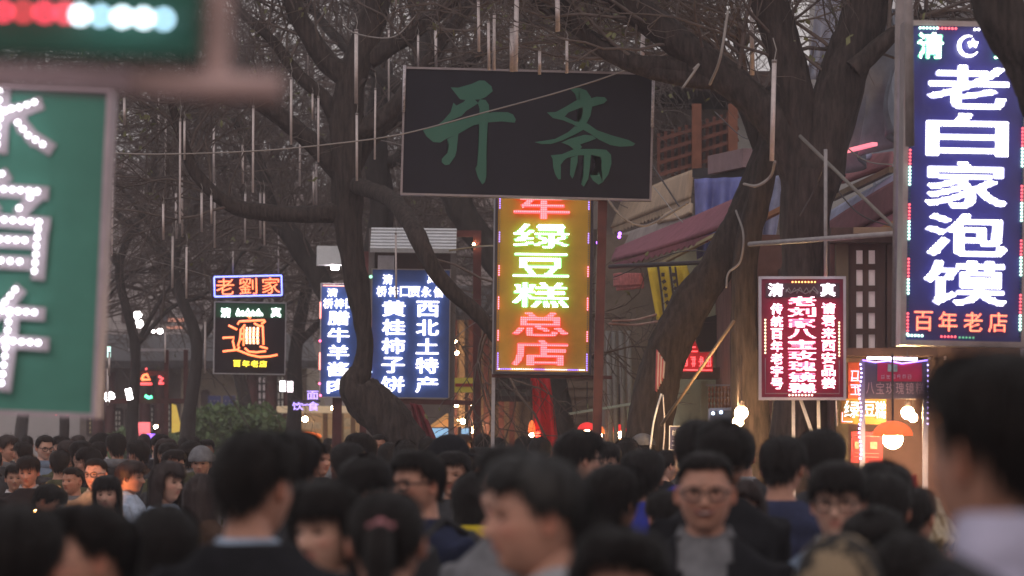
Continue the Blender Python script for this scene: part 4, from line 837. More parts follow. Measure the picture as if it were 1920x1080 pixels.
sr = shade('red_shade', (.7, .03, .03), 1.3); so = shade('orange_shade', (.9, .17, .04), 1.5)
lampshade(1674, 817, 25.5, 76, 28, shade('big_orange_shade', (.95, .16, .04), .75), 'large orange domed lamp burning over the stall by the poster', bulb, .075, 6)
lampshade(1101, 806, 42, 36, 14, sr, 'wide red lamp shade hanging before the tan shutter'); lampshade(1124, 813, 41, 20, 15, so, 'small orange lamp beside the wide red one'); lampshade(1161, 810, 42, 30, 14, sr, 'red lamp with bare bulb just past the maroon post', bulb_s, .04, 5)
lampshade(997, 812, 43, 14, 24, so, 'narrow orange lamp left of the hanging red cloth'); lampshade(1262, 736, 37, 14, 7, shade('peach_shade', (.9, .4, .3), 1.5), 'tiny peach lamp beside the leaning trunk')
def bare_bulb(x, y, d, r, m, label, kind='bare bulbs along the stalls'):
    o = empty('bare_bulb', at(x, y, d), label, 'bulb', kind)
    MB().sphere((0, 0, 0), r, 12, 8).build('glass', m, o, True, True); MB().tube([(0, 0, r * .8), (0, 0, r * 1.8)], r * .45, 8).build('socket', darkp, o, True); MB().tube([(0, 0, r * 1.8), (0, 0, r * 1.8 + .4)], .006, 4).build('cord', darkp, o, True)
for a in ((1390, 774, 29, .055, bulb, 'blazing bulb hanging over the glass cabinet'), (1384, 791, 29.1, .045, bulb, 'second blazing bulb just under the first at the glass cabinet'), (1489, 798, 31, .028, bulb, 'small sharp bulb under the framed red sign'),
          (1702, 774, 26.5, .05, bulb, 'strong bulb behind the stall banner'), (1712, 783, 27, .035, bulb, 'weaker bulb just right of the one behind the banner'), (891, 806, 55, .07, bulb_s, 'round bulb at the foot of the tall maroon frame'), (906, 804, 57, .09, bulb_s, 'bigger round bulb just past the tall maroon frame'),
          (205, 744, 66, .1, bulb_c, 'white globe lamp glowing by the green signboard'), (258, 591, 72, .085, bulb_c, 'upper white globe in the far dark trees'), (261, 607, 72, .085, bulb_c, 'lower white globe in the far dark trees'), (300, 621, 74, .06, bulb_c, 'dim white lamp cluster beside the far globes'),
          (288, 622, 74, .035, bulb_c, 'faint white point next to the dim lamp cluster'), (344, 580, 76, .05, bulb_c, 'faint lamp over the far orange sign'), (247, 795, 66, .05, bulb_c, 'small white bulb low behind the red gantry'), (292, 800, 66, .035, bulb_s, 'warm pinprick bulb low behind the red gantry'),
          (625, 765, 62, .04, bulb_s, 'tiny warm bulb under the violet neon'), (572, 786, 62, .05, bulb_s, 'warm bulb lighting the tan shop interior'), (868, 790, 52, .04, bulb_s, 'warm bulb under the little gabled stall roof')):
    bare_bulb(*a)
for i, (x, y) in enumerate(((1161, 444), (1162, 438), (1121, 455), (1119, 617), (1121, 633))): tag(MB().sphere(at(x, y, 33.5), .018).build('fairy_light', glow('fairy_violet', (.35, .1, 1), 6), None, smooth=True), 'tiny violet fairy light by the maroon post', 'fairy light', 'violet fairy lights by the post')
for i, (x, y, m_, lab) in enumerate(((530, 724, L_white, 'short white tube lamp below the noodle sign'), (544, 725, glow('tube_warm', (1, .85, .9), 4), 'second shorter tube lamp below the noodle sign'), (240, 739, bulb_c, 'slanted white tube lamp left of the red gantry'), (204, 660, glow('tube_mint', (.6, 1, .9), 2), 'mint green lit tube beside the green signboard'))):
    tag(MB().tube([at(x, y - 10, 54), at(x + (8 if i == 2 else 0) - 4 * (i == 2), y + 10, 54)], .045 if i < 3 else .03, 8).build('tube_lamp', m_, None, smooth=True), lab, 'lamp')
tag(MB().bar(at(265, 818, 66), at(290, 818, 66), .09).build('light_bar', glow('violet_bar', (.3, .1, 1), 3)), 'violet light bar low behind the red gantry', 'light'); 
o = MB().slab([at(x, y, 66) for x, y in ((322, 757), (330, 760), (341, 808), (322, 812))], .05).build('yellow_pennant', mat('lit_yellow', (.6, .45, .08), .6, em=(1, .65, .12), es=.5)); tag(o, 'glowing yellow pennant beside the hedge', 'pennant')
tag(MB().box(at(267, 805, 67), (.3, .1, .28)).build('red_lightbox', glow('box_red', (1, .05, .08), 1.2)), 'little red lightbox low behind the red gantry', 'sign'); 
for i, (x, y, w_) in enumerate(((328, 614, 30), (336, 600, 40))): tag(MB().box(at(x, y, 76), (w_ * PX(76), .1, .05 + .02 * i)).build('orange_strip', glow('strip_orange', (.8, .2, .08), .8)), ['dim orange light strip in the far trees', 'upper dim orange strip of the far sign'][i], 'light')
for i, x in enumerate((105, 126, 157)): tag(MB().sphere(at(x, 775, 60), .03).build('red_light', glow('box_red', (1, .05, .08), 1.2) if i else L_red, None, smooth=True), 'tiny red lamp just under the green signboard', 'lamp', 'red points under the green board')
# wok stall flame that lights the faces on the left
r = empty('snack_cart', at(75, 1010, 21.5), 'glowing snack cart half hidden in the crowd on the left', 'cart'); r.location.z = 0
b0 = at(66, 975, 22.0)
part(r, 'cart_body', MB().box((b0.x, 22.2, .5), (.7, .5, .8)), alu); part(r, 'hot_plate', MB().tube([(b0.x, 22.2, .9), (b0.x, 22.2, .94)], .2, 16), darkp); part(r, 'lamp_post', MB().tube([(b0.x + .1, 22.2, .9), (b0.x + .1, 22.2, b0.z)], .012, 6), alu)
part(r, 'lamp', MB().sphere((b0.x, 22.1, b0.z), .055, 12, 8, sc_=(1, 1, 1.3)), glow('cart_flame', (1, .36, .12), 330), True)
for q in (-.25, .25): part(r, 'wheel', MB().tube([(b0.x + q - .02, 21.93, .15), (b0.x + q + .02, 21.93, .15)], .15, 14), darkp)
# white frame, gabled stall with blue-lit screens, warm shop interior
r = empty('tubular_rack', at(1128, 800, 41), 'white tubular frame around the hanging red lamps', 'frame')
wf = mat('pale_green_post', (.36, .38, .28))
part(r, 'post', MB().bar(at(1187, 860, 40), at(1186, 757, 40), .06), wf); part(r, 'top_bar', MB().bar(at(1068, 776, 42), at(1187, 757, 40), .03), wf); part(r, 'inner_post', MB().bar(at(1178, 860, 40.2), at(1178, 764, 40.2), .03), wf)
r = empty('gabled_stall', at(838, 830, 54), 'little stall with a lit gabled roof and two blue screens', 'stall'); r.location.z = 0
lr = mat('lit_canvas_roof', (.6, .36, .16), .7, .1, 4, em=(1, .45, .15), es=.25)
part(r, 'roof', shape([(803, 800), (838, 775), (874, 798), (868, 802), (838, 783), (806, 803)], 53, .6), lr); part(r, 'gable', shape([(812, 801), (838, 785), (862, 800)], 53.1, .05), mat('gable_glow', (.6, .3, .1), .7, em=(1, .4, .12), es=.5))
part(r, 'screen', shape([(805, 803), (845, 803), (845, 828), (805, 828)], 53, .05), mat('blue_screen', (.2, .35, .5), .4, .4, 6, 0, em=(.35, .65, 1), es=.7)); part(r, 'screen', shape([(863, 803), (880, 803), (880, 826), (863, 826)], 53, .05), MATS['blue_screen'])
part(r, 'counter', shape([(804, 830), (846, 830), (846, 880), (804, 880)], 52.9, .4), mat('white_counter', (.7, .62, .6), .5, em=(1, .8, .7), es=.35));  # counter front glows by itself, light put into its white
for x in (804, 848, 862, 882): part(r, 'post', MB().bar(at(x, 985, 53), at(x, 800, 53), .05), wood)
r = empty('lit_shop', at(620, 800, 66), 'warmly lit open shop front beyond the crooked trunk', 'shop'); r.location.z = 0
part(r, 'back_wall', block(545, 765, 700, 66, 3), mat('lit_tan_wall', (.5, .36, .22), .8, .2, 3, em=(1, .6, .3), es=.16)); part(r, 'canopy', MB().box(at(610, 768, 64.5), (1.7, 2, .12)), mat('pale_canopy', (.6, .5, .36), .6, em=(1, .75, .5), es=.3))  # shop light put into wall and canopy as their own glow
for x, y, a_, b_ in ((585, 798, 34, 12), (600, 820, 60, 10), (652, 792, 14, 16), (648, 815, 26, 22)): part(r, 'menu_board', MB().box(at(x, y, 65.9), (a_ * PX(66), .05, b_ * PX(66))), mat('menu_print', (.5, .42, .32), .6, .3, 12, 0, em=(1, .7, .4), es=.15))  # boards carry some of the shop light in their colour
for x in (560, 610, 640, 662, 690): part(r, 'post', MB().bar(at(x, 960, 65.8), at(x, 765, 65.8), .09), mat('pale_timber', (.3, .2, .13), .7))
part(r, 'red_awning', MB().sphere(at(576, 818, 65), .2, 12, 6, sc_=(1.4, .6, .4)), so, True)
r = empty('striped_poster', at(885, 720, 52), 'yellow poster glowing dimly on the wall behind the maroon frame', 'poster')
part(r, 'sheet', MB().box(at(872, 722, 52), (.4, .03, .22)), mat('yellow_poster', (.45, .36, .05), .6, em=(1, .8, .1), es=.1)); part(r, 'margin', MB().box(at(872, 722, 51.97), (.3, .02, .05)), mat('poster_red', (.38, .02, .035)))
# ---------------------------------------------------------------- buildings closing the street
def house(x0, y0, x1, d, dd, m, label, wins=(), roof=True, pillars=()):
    r = empty('old_house', at((x0 + x1) / 2, 815, d), label, 'house', 'houses closing the street'); r.location.z = 0
    part(r, 'wall', block(x0, y0, x1, d, dd), m)
    if roof:
        a, b = at(x0 - 20, y0, d - .9), at(x1 + 20, y0, d - .9); c, e = at(x0 - 10, y0 - 50, d + 2.5), at(x1 + 10, y0 - 50, d + 2.5)
        MB().slab([a, b, e, c], .18).build('roof', mat('grey_tile', (.09, .085, .09), .85, .3, 10, .4), r)
        n = int((x1 - x0) / 9)
        for i in range(n): MB().tube([a.lerp(b, (i + .5) / n) + Vector((0, -.02, .05)), c.lerp(e, (i + .5) / n) + Vector((0, 0, .05))], .07, 6).build('tile_ridge', MATS['grey_tile'], r)
    for wv in wins: lattice(r, *wv[:4], d - .04, wv[4], wv[5], 1.6, m_p=wv[6] if len(wv) > 6 else lit_paper)
    for x in pillars: MB().tube([at(x, 960, d - .35), at(x, y0 + 6, d - .35)], .14, 12).build('pillar', redp, r)
    return r
py_ = mat('pane_yellowish', (.5, .42, .26), .6, .15, 3, 0, em=(1, .75, .4), es=.35)
house(-60, 760, 190, 92, 8, mat('hazy_wall', (.5, .46, .46), .9, .08, 1), 'pale hazy wall at the street end under the green signboard', roof=False)
house(150, 690, 345, 84, 8, plaster2, 'low house with narrow lit lattice windows behind the red gantry', [(165, 772, 178, 815, 2, 5, py_), (189, 760, 198, 815, 2, 5, py_), (214, 768, 228, 810, 2, 4), (238, 768, 248, 800, 2, 4), (281, 762, 289, 812, 1, 5), (313, 757, 321, 812, 1, 5)], pillars=(184, 206, 272, 300))
house(340, 690, 575, 82, 8, mat('tan_plaster', (.42, .35, .27), .9, .2, 2), 'tan house with paper lattice windows behind the clipped hedge', [(354, 734, 368, 792, 2, 5), (380, 734, 390, 792, 2, 5), (482, 704, 500, 780, 2, 5, mat('rosy_pane', (.6, .5, .5), .6, em=(1, .8, .8), es=.22)), (518, 704, 534, 780, 2, 5)], pillars=(474, 508, 543))  # rosy panes are brightened by emission as well
house(690, 600, 930, 74, 8, plaster2, 'dim brown house behind the blue signs', [(705, 760, 730, 800, 2, 3), (760, 700, 790, 740, 2, 3)], pillars=(768, 855))
house(-80, 300, 560, 100, 8, plaster, 'tall grey block half lost in dusk behind the bare trees', [(x, y, x + 24, y + 34, 2, 2, mat('dusk_glass', (.12, .12, .14), .3)) for x in range(230, 540, 62) for y in (330, 410, 490, 570)], roof=False)
house(540, 360, 1150, 96, 8, mat('dusk_brown', (.33, .28, .275), .9, .15, 1), 'tall brown block behind the crooked tree', [(x, y, x + 22, y + 34, 2, 2, MATS['dusk_glass']) for x in range(590, 1100, 70) for y in (400, 480)], roof=False)
r = empty('shop_unit', at(930, 740, 50), 'narrow brown shop fronts between the blue and amber signs', 'shop'); r.location.z = 0
part(r, 'wall', block(846, 600, 1060, 56, 6), mat('warm_brown_wall', (.3, .2, .14), .8, .3, 4)); lattice(r, 930, 705, 1000, 748, 50, 3, 2, 2, m_p=mat('dim_pane', (.13, .12, .11), .5))
for x in (852, 866, 884, 912, 940, 960): part(r, 'post', MB().bar(at(x, 950, 55.5), at(x, 600, 55.5), .09), mat('pale_timber', (.3, .2, .13)) if x % 4 else redp)
for x, y in ((856, 760), (857, 790), (886, 758), (853, 640), (857, 662)): part(r, 'lamp', MB().sphere(at(x, y, 55), .03), bulb_s, True)
# hedges
def hedge(x0, x1, ytop, ybot, d, label, seed):
    g2 = np.random.default_rng(seed); r = empty('hedge', at((x0 + x1) / 2, ybot, d), label, 'hedge'); r.location.z = 0; n = 9000
    u = g2.random(n); v = g2.random(n) ** .6; k = PX(d); X = x0 + u * (x1 - x0); top = np.interp(u, *ytop)
    c = np.array([at(a, b, d) for a, b in zip(X, ybot + (top - ybot) * v)]); c[:, 1] += g2.normal(0, .5, n); bump = np.array([noise.noise(Vector((p[0] * 2, p[1] * 2, p[2] * 2))) for p in c]); c[:, 2] += bump * .18
    a = g2.normal(0, .05, (n, 3)); b = g2.normal(0, .05, (n, 3)); V = np.stack([c, c + a, c + a + b, c + b], 1).reshape(-1, 3)
    from_arrays('foliage', V, np.arange(n * 4).reshape(-1, 4), mat('hedge_leaf', (.14, .22, .09), .6, .5, 8, 0), r)
    MB().tube([at((x0 + x1) / 2, 980, d), at((x0 + x1) / 2, ybot, d)], .1, 8).build('stem', bark2, r)
hedge(322, 560, ((0, .25, .5, .75, 1), (822, 775, 762, 770, 815)), 850, 70, 'rounded green hedge behind the crowd below the noodle sign', 1)
hedge(205, 285, ((0, .5, 1), (828, 812, 830)), 850, 76, 'small green hedge patch below the red gantry', 2)
# ---------------------------------------------------------------- people
skin_mats = [mat('skin_a', (.47, .24, .175), .5, .2, 16, .08, attr='tint', spec=.35), mat('skin_b', (.39, .2, .14), .5, .2, 16, .08, attr='tint', spec=.35), mat('skin_c', (.57, .33, .255), .5, .16, 16, .08, attr='tint', spec=.35)]
hair_black = mat('hair_black', (.010, .0065, .006), .42, .7, 75, 1.0, stretch=(1, 1, .1), spec=.2); hair_brown = mat('hair_brown', (.022, .009, .008), .5, .35, 60, .3, stretch=(1, 1, .15)); hair_grey = mat('hair_greying', (.02, .018, .018), .5, .7, 90, .3, stretch=(1, 1, .15))
eye_m = mat('eye', (.015, .01, .01), .15, 0, spec=.6); eyew = mat('eye_white', (.45, .4, .38), .3, 0)
def rx(phi):    # half width of the skull at polar angle phi (0 = crown)
    z = math.cos(phi); w_ = .0745 * math.sin(phi) ** .88
    if z < -.1: w_ *= 1 - .20 * min(1, (-z - .1) / .9) ** 1.2
    return w_
def skull(az, phi, H=.118):
    """az 0 = face (-y); returns a point on the bare head"""
    z = math.cos(phi); fr = math.cos(az)
    x = rx(phi) * math.sin(az); s = math.sin(phi) ** .85
    ry = (.093 if fr > 0 else .1 - .012 * max(0, -z)) * s
    if fr > 0 and z < 0: ry *= 1 - .05 * (-z)
    if fr < 0 and z < -.25: ry *= 1 - .42 * min(1, (-z - .25) / .75)      # nape
    return [x, -ry * fr, z * H]
def head_geo(sex, fat=0, n=64, m=56):
    V, tint = [], []
    for i in range(m + 1):
        phi = math.pi * (.001 + .998 * i / m)
        for j in range(n):
            t = 2 * math.pi * j / n; az = t + .42 * math.sin(t) * -1 if False else t - .55 * math.sin(t)   # denser at the face
            x, y, z = skull(az, phi); x *= 1 + .10 * fat * max(0, -z / .1); f = max(0, math.cos(az)) ** .6
            g = lambda cx, cz, sx, sz: math.exp(-((abs(x) - cx) / sx) ** 2 - ((z - cz) / sz) ** 2)
            c = [1, 1, 1]
            if f > 0:
                nose = math.exp(-(x / (.0085 + .004 * max(0, min(1, (.012 - z) / .04)))) ** 2); pr = max(0, min(1, (.018 - z) / .046)) if z > -.03 else max(0, 1 - (-.03 - z) / .009)
                y -= f * (.027 * nose * pr ** 1.15 + .007 * g(.0125, -.026, .006, .007))
                y += f * (.0125 * g(.031, .007, .016, .010)); y -= f * (.006 * g(.03, .027, .022, .008)); y += f * .004 * math.exp(-(x / .02) ** 2 - ((z - .008) / .01) ** 2)
                y -= f * (.005 * g(.042, -.022, .016, .016)); y -= f * .0065 * math.exp(-(x / .024) ** 2 - ((z + .052) / .011) ** 2)      # cheeks, lips
                y += f * .0055 * math.exp(-(x / .023) ** 2 - ((z + .0525) / .0022) ** 2); y += f * .004 * math.exp(-(x / .02) ** 2 - ((z + .070) / .006) ** 2)
                y -= f * .010 * math.exp(-(x / .021) ** 2 - ((z + .092) / .016) ** 2)    # chin
                li = math.exp(-(x / .021) ** 4 - ((z + .052) / .0085) ** 2); c = [1 - .12 * li, 1 - .45 * li, 1 - .38 * li]
                s_ = .42 * g(.031, .008, .017, .008) + .25 * math.exp(-(x / .023) ** 2 - ((z + .0525) / .0024) ** 2); c = [c[0] * (1 - s_), c[1] * (1 - s_), c[2] * (1 - s_)]  # eye-socket shade painted into the tint, with a darker lip line
                ck = .16 * g(.045, -.02, .018, .016); c[1] *= 1 - ck; c[2] *= 1 - ck
            V.append((x, y, z)); tint.append((*c, 1))
    F = [(i * n + j, i * n + (j + 1) % n, (i + 1) * n + (j + 1) % n, (i + 1) * n + j) for i in range(m) for j in range(n)]
    # ears: a shallow cupped shell each
    for s in (-1, 1):
        b = len(V)
        for i in range(7):
            for j in range(12):
                a = 2 * math.pi * j / 12; q = i / 6
                ry_, rz_ = .017 * (1 - .25 * q), .031 * (1 - .2 * q); lift = .004 + .016 * math.sin(q * 2.2)
                y0 = .006 + ry_ * math.cos(a) * (1 if q < .6 else .7) + .004 * q; z0 = -.004 + rz_ * math.sin(a) * (1 if math.sin(a) > 0 else .85)
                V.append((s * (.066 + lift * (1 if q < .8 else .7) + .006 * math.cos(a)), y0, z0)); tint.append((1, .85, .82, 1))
        for i in range(6):
            for j in range(12): F.append((b + i * 12 + j, b + i * 12 + (j + 1) % 12, b + (i + 1) * 12 + (j + 1) % 12, b + (i + 1) * 12 + j))
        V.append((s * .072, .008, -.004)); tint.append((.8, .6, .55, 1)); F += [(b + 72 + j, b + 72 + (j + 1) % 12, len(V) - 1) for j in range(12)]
    return V, F, tint
def remeshed(mb, vox, smooth_it=6):
    me = bpy.data.meshes.new('tmp'); me.from_pydata(mb.v, [], mb.f); o = bpy.data.objects.new('tmp', me); C.objects.link(o)
    r = o.modifiers.new('r', 'REMESH'); r.mode = 'VOXEL'; r.voxel_size = vox; s = o.modifiers.new('s', 'SMOOTH'); s.iterations = smooth_it; s.factor = .5
    dg = bpy.context.evaluated_depsgraph_get(); dg.update(); m2 = o.evaluated_get(dg).to_mesh()
    V = [v.co[:] for v in m2.vertices]; F = [tuple(p.vertices) for p in m2.polygons]; o.evaluated_get(dg).to_mesh_clear(); bpy.data.objects.remove(o); return V, F
def loft(mb, rings, n=20):
    """rings: (x, y, z, half width, half depth)"""
    V = []
    for (x, y, z, a, b) in rings:
        for j in range(n):
            t = 2 * math.pi * j / n; cx, sy = math.cos(t), math.sin(t)
            V.append((x + a * math.copysign(abs(cx) ** .85, cx), y + b * math.copysign(abs(sy) ** .85, sy), z))
    k = len(rings); F = [(i * n + j, i * n + (j + 1) % n, (i + 1) * n + (j + 1) % n, (i + 1) * n + j) for i in range(k - 1) for j in range(n)]
    F += [tuple(range(n))[::-1], tuple(range((k - 1) * n, k * n))]; mb.add(V, F)
# all figures are built 1.72 m tall with the head centre at 1.60
HZ = 1.598
def pose_limbs(pose):
    """shoulder-elbow-wrist and hip-knee-ankle points for both sides"""
    if pose == 'stand': A = [[(.185, .01, 1.39), (.225, .03, 1.12), (.235, -.04, .88)], [(-.185, .01, 1.39), (-.225, .03, 1.12), (-.235, -.04, .88)]]; L = [[(.09, .01, .9), (.1, -.01, .49), (.11, .02, .09)], [(-.09, .01, .9), (-.1, -.01, .49), (-.11, .02, .09)]]
    elif pose == 'walk': A = [[(.185, .01, 1.39), (.23, .12, 1.14), (.22, .1, .90)], [(-.185, .01, 1.39), (-.225, -.08, 1.13), (-.2, -.24, .94)]]; L = [[(.09, 0, .9), (.1, -.16, .51), (.1, -.24, .1)], [(-.09, 0, .9), (-.1, .1, .5), (-.1, .34, .14)]]
    else: A = [[(.185, .01, 1.39), (.24, .03, 1.13), (.12, -.24, 1.17)], [(-.185, .01, 1.39), (-.24, .03, 1.13), (-.12, -.24, 1.15)]]; L = [[(.09, 0, .9), (.1, -.1, .5), (.1, -.12, .1)], [(-.09, 0, .9), (-.1, .06, .5), (-.1, .18, .1)]]
    return A, L
def torso_rings(g, sex):
    sh = .185 if sex == 'm' else .162
    R_ = [(0, .01, .84, .155, .105), (0, .01, .95, .165, .112), (0, .0, 1.08, .14 if sex == 'f' else .152, .1), (0, -.005, 1.22, .155, .112), (0, .0, 1.32, sh - .012, .115), (0, .01, 1.39, sh, .095), (0, .015, 1.435, sh * .72, .075), (0, .02, 1.468, .085, .062), (0, .02, 1.50, .058, .056)]
    return [(x, y, z, a + g, b + g) for x, y, z, a, b in R_]
def hand(mb, w_, side, fwd):
    w_ = Vector(w_); d = Vector(fwd).normalized(); s = Vector((1, 0, 0)) if abs(d.x) < .9 else Vector((0, 1, 0)); s = (s - d * s.dot(d)).normalized(); nrm = d.cross(s)
    M = Matrix((s, d, nrm)).transposed()
    V = []; 
    loft_pts = [(0, .026, .018), (.03, .036, .016), (.07, .042, .014), (.085, .04, .012)]
    nn = 12
    for t, a, b in loft_pts:
        for j in range(nn): q = 2 * math.pi * j / nn; V.append(w_ + d * t + nrm * a * math.cos(q) + s * b * math.sin(q))
    F = [(i * nn + j, i * nn + (j + 1) % nn, (i + 1) * nn + (j + 1) % nn, (i + 1) * nn + j) for i in range(3) for j in range(nn)] + [tuple(range(nn))[::-1], tuple(range(3 * nn, 4 * nn))]
    mb.add(V, F)
    for k, L in enumerate((.066, .078, .072, .056)):
        p = w_ + d * .078 + nrm * (.03 - .02 * k); c = s * side
        mb.tube([p, p + d * L * .45 + c * .006, p + d * L * .78 + c * .02, p + d * L * .95 + c * .036], [.0095, .009, .008, .0065], 7)
    p = w_ + d * .02 + nrm * .026; mb.tube([p, p + nrm * .026 + d * .03, p + nrm * .03 + d * .058 + s * side * .01], [.012, .0105, .008], 7)
_body = {}
def body_mesh(sex, pose, pitch, yaw, fat=0):
    key = ('b', sex, pose, pitch, yaw, fat)
    if key in _body: return _body[key]
    mb = MB(); loft(mb, torso_rings(-.012, sex)); A, L = pose_limbs(pose)
    for a in A: mb.tube([Vector(a[0]), (Vector(a[0]) + Vector(a[1])) / 2, Vector(a[1]), (Vector(a[1]) + Vector(a[2])) / 2, Vector(a[2])], [.05, .045, .038, .036, .026], 10)
    for l in L: mb.tube([Vector(l[0]), (Vector(l[0]) + Vector(l[1])) / 2, Vector(l[1]), (Vector(l[1]) + Vector(l[2])) / 2, Vector(l[2])], [.085, .075, .055, .052, .036], 10); q = Vector(l[2]); mb.tube([q + Vector((0, .05, -.05)), q + Vector((0, -.06, -.055)), q + Vector((0, -.15, -.07))], [.035, .04, .025], 8)
    mb.tube([(0, .03, 1.42), (0, .022, 1.5), (0, .012, 1.58)], [.062, .056, .055], 14)
    V, F = remeshed(mb, .022, 3); tint = [(1, 1, 1, 1)] * len(V)
    hb = MB()
    for a, s in zip(A, (1, -1)): hand(hb, a[2], -s, Vector(a[2]) - Vector(a[1]))
    k = len(V); V += [tuple(p) for p in hb.v]; F += [tuple(i + k for i in f) for f in hb.f]; tint += [(1, .95, .95, 1)] * len(hb.v)
    hv, hf, ht = head_geo(sex, fat); M = Matrix.Rotation(R(yaw), 3, 'Z') @ Matrix.Rotation(R(pitch), 3, 'X'); k = len(V)
    V += [tuple(M @ Vector(p) + Vector((0, -.012, HZ))) for p in hv]; F += [tuple(i + k for i in f) for f in hf]; tint += ht
    # neck sleeve that blends jaw and collar
    me = bpy.data.meshes.new('body'); me.from_pydata(V, [], F); me.polygons.foreach_set('use_smooth', [True] * len(F))
    ca = me.color_attributes.new('tint', 'FLOAT_COLOR', 'POINT'); ca.data.foreach_set('color', np.array(tint, dtype=np.float32).ravel()); me.materials.append(skin_mats[0]); me.update()
    _body[key] = me; return me
def cloth_mesh(kind, sex, pose):
    key = (kind, sex, pose)
    if key in _body: return _body[key]
    mb = MB(); A, L = pose_limbs(pose)
    if kind == 'trousers':
        loft(mb, [(0, .01, .80, .13, .1), (0, .01, .86, .163, .113), (0, .01, .98, .165, .115), (0, .01, 1.02, .15, .105)])
        for l in L: mb.tube([Vector(l[0]), (Vector(l[0]) + Vector(l[1])) / 2, Vector(l[1]), (Vector(l[1]) + Vector(l[2])) / 2, Vector(l[2])], [.1, .09, .073, .068, .06], 10)
        V, F = remeshed(mb, .022, 3)
    elif kind == 'shoes':
        for l in L: q = Vector(l[2]); q.z = .09 + (.05 if l[2][2] > .12 else 0); mb.tube([q + Vector((0, .06, -.045)), q + Vector((0, -.06, -.05)), q + Vector((0, -.17, -.06))], [.042, .048, .034], 10)
        V, F = mb.v, mb.f
    else:
        g = {'shirt': .002, 'jacket': .017, 'puffy': .034}[kind]
        loft(mb, [(x, y, z, a, b) for x, y, z, a, b in torso_rings(g, sex)][:-1] + [(0, .02, 1.478, .072 + g, .066 + g * .6)])
        for a in A:
            S_, E_, W_ = Vector(a[0]), Vector(a[1]), Vector(a[2]); mb.tube([S_, (S_ + E_) / 2, E_, (E_ + W_) / 2, W_], [.062 + g, .056 + g, .046 + g, .043 + g, .034 + g], 10)
        V, F = remeshed(mb, .018, 4)
        V = [list(p) for p in V]
        if kind != 'shirt':
            for p in V:    # folds of the cloth
                n_ = noise.noise(Vector((p[0] * 9, p[1] * 9, p[2] * 14))) * .009 + (noise.noise(Vector((p[0] * 3, p[1] * 3, p[2] * 26))) * .011 if kind == 'puffy' else 0); l_ = math.hypot(p[0], p[1]) + 1e-6; p[0] += n_ * p[0] / l_; p[1] += n_ * p[1] / l_
    me = bpy.data.meshes.new(kind); me.from_pydata(V, [], F); me.polygons.foreach_set('use_smooth', [True] * len(F)); me.update(); me.materials.append(darkp); _body[key] = me; return me
def open_jacket(sex, pose):
    key = ('open', sex, pose)
    if key in _body: return _body[key]
    me = cloth_mesh('jacket', sex, pose).copy(); bm = bmesh.new(); bm.from_mesh(me)
    kill = [f for f in bm.faces if f.calc_center_median().y < -.03 and abs(f.calc_center_median().x) < .035 + .045 * max(0, (f.calc_center_median().z - 1.1) / .35)]
    bmesh.ops.delete(bm, geom=kill, context='FACES'); bm.to_mesh(me); bm.free(); _body[key] = me; return me
def collar_mesh(kind):
    key = ('collar', kind)
    if key in _body: return _body[key]
    mb = MB(); n = 32; prof = {'shirt': [(.072, 1.462), (.069, 1.502), (.074, 1.506), (.092, 1.468)], 'hood': [(.085, 1.44), (.105, 1.50), (.135, 1.50), (.14, 1.44), (.11, 1.41)], 'low': [(.074, 1.458), (.071, 1.486), (.075, 1.489), (.09, 1.462)], 'high': [(.08, 1.45), (.077, 1.535), (.084, 1.538), (.092, 1.46)]}[kind]
    for (r0, z0) in prof:
        for j in range(n):
            a = 2 * math.pi * j / n; fr = max(0, -math.sin(a)); zz = z0 - .035 * fr ** 2; rr = r0
            if kind == 'hood': rr = r0 * (1 + .25 * max(0, math.sin(a))); zz = z0 - .03 * fr
            mb.v.append((rr * math.cos(a), .02 + rr * .92 * math.sin(a), zz))
    k = len(prof)
    for i in range(k - 1):
        for j in range(n):
            if kind == 'shirt' and j in (23, 24): continue
            mb.f.append((i * n + j, i * n + (j + 1) % n, (i + 1) * n + (j + 1) % n, (i + 1) * n + j))
    me = bpy.data.meshes.new('collar'); me.from_pydata(mb.v, [], mb.f); me.polygons.foreach_set('use_smooth', [True] * len(mb.f)); me.materials.append(darkp); _body[key] = me; return me
STY = {  # hairline z at front, at the temples, at the back; volume, jitter, fall
    'crop': (.074, .040, -.035, .012, .005), 'short': (.062, .012, -.052, .021, .013), 'fringe': (.044, .004, -.062, .024, .018), 'shaggy': (.038, -.018, -.085, .030, .022),
    'bob': (.034, -.095, -.115, .030, .008), 'long': (.040, -.26, -.33, .028, .014), 'parted': (.078, -.24, -.32, .026, .012), 'tied': (.074, -.002, -.05, .013, .004)}
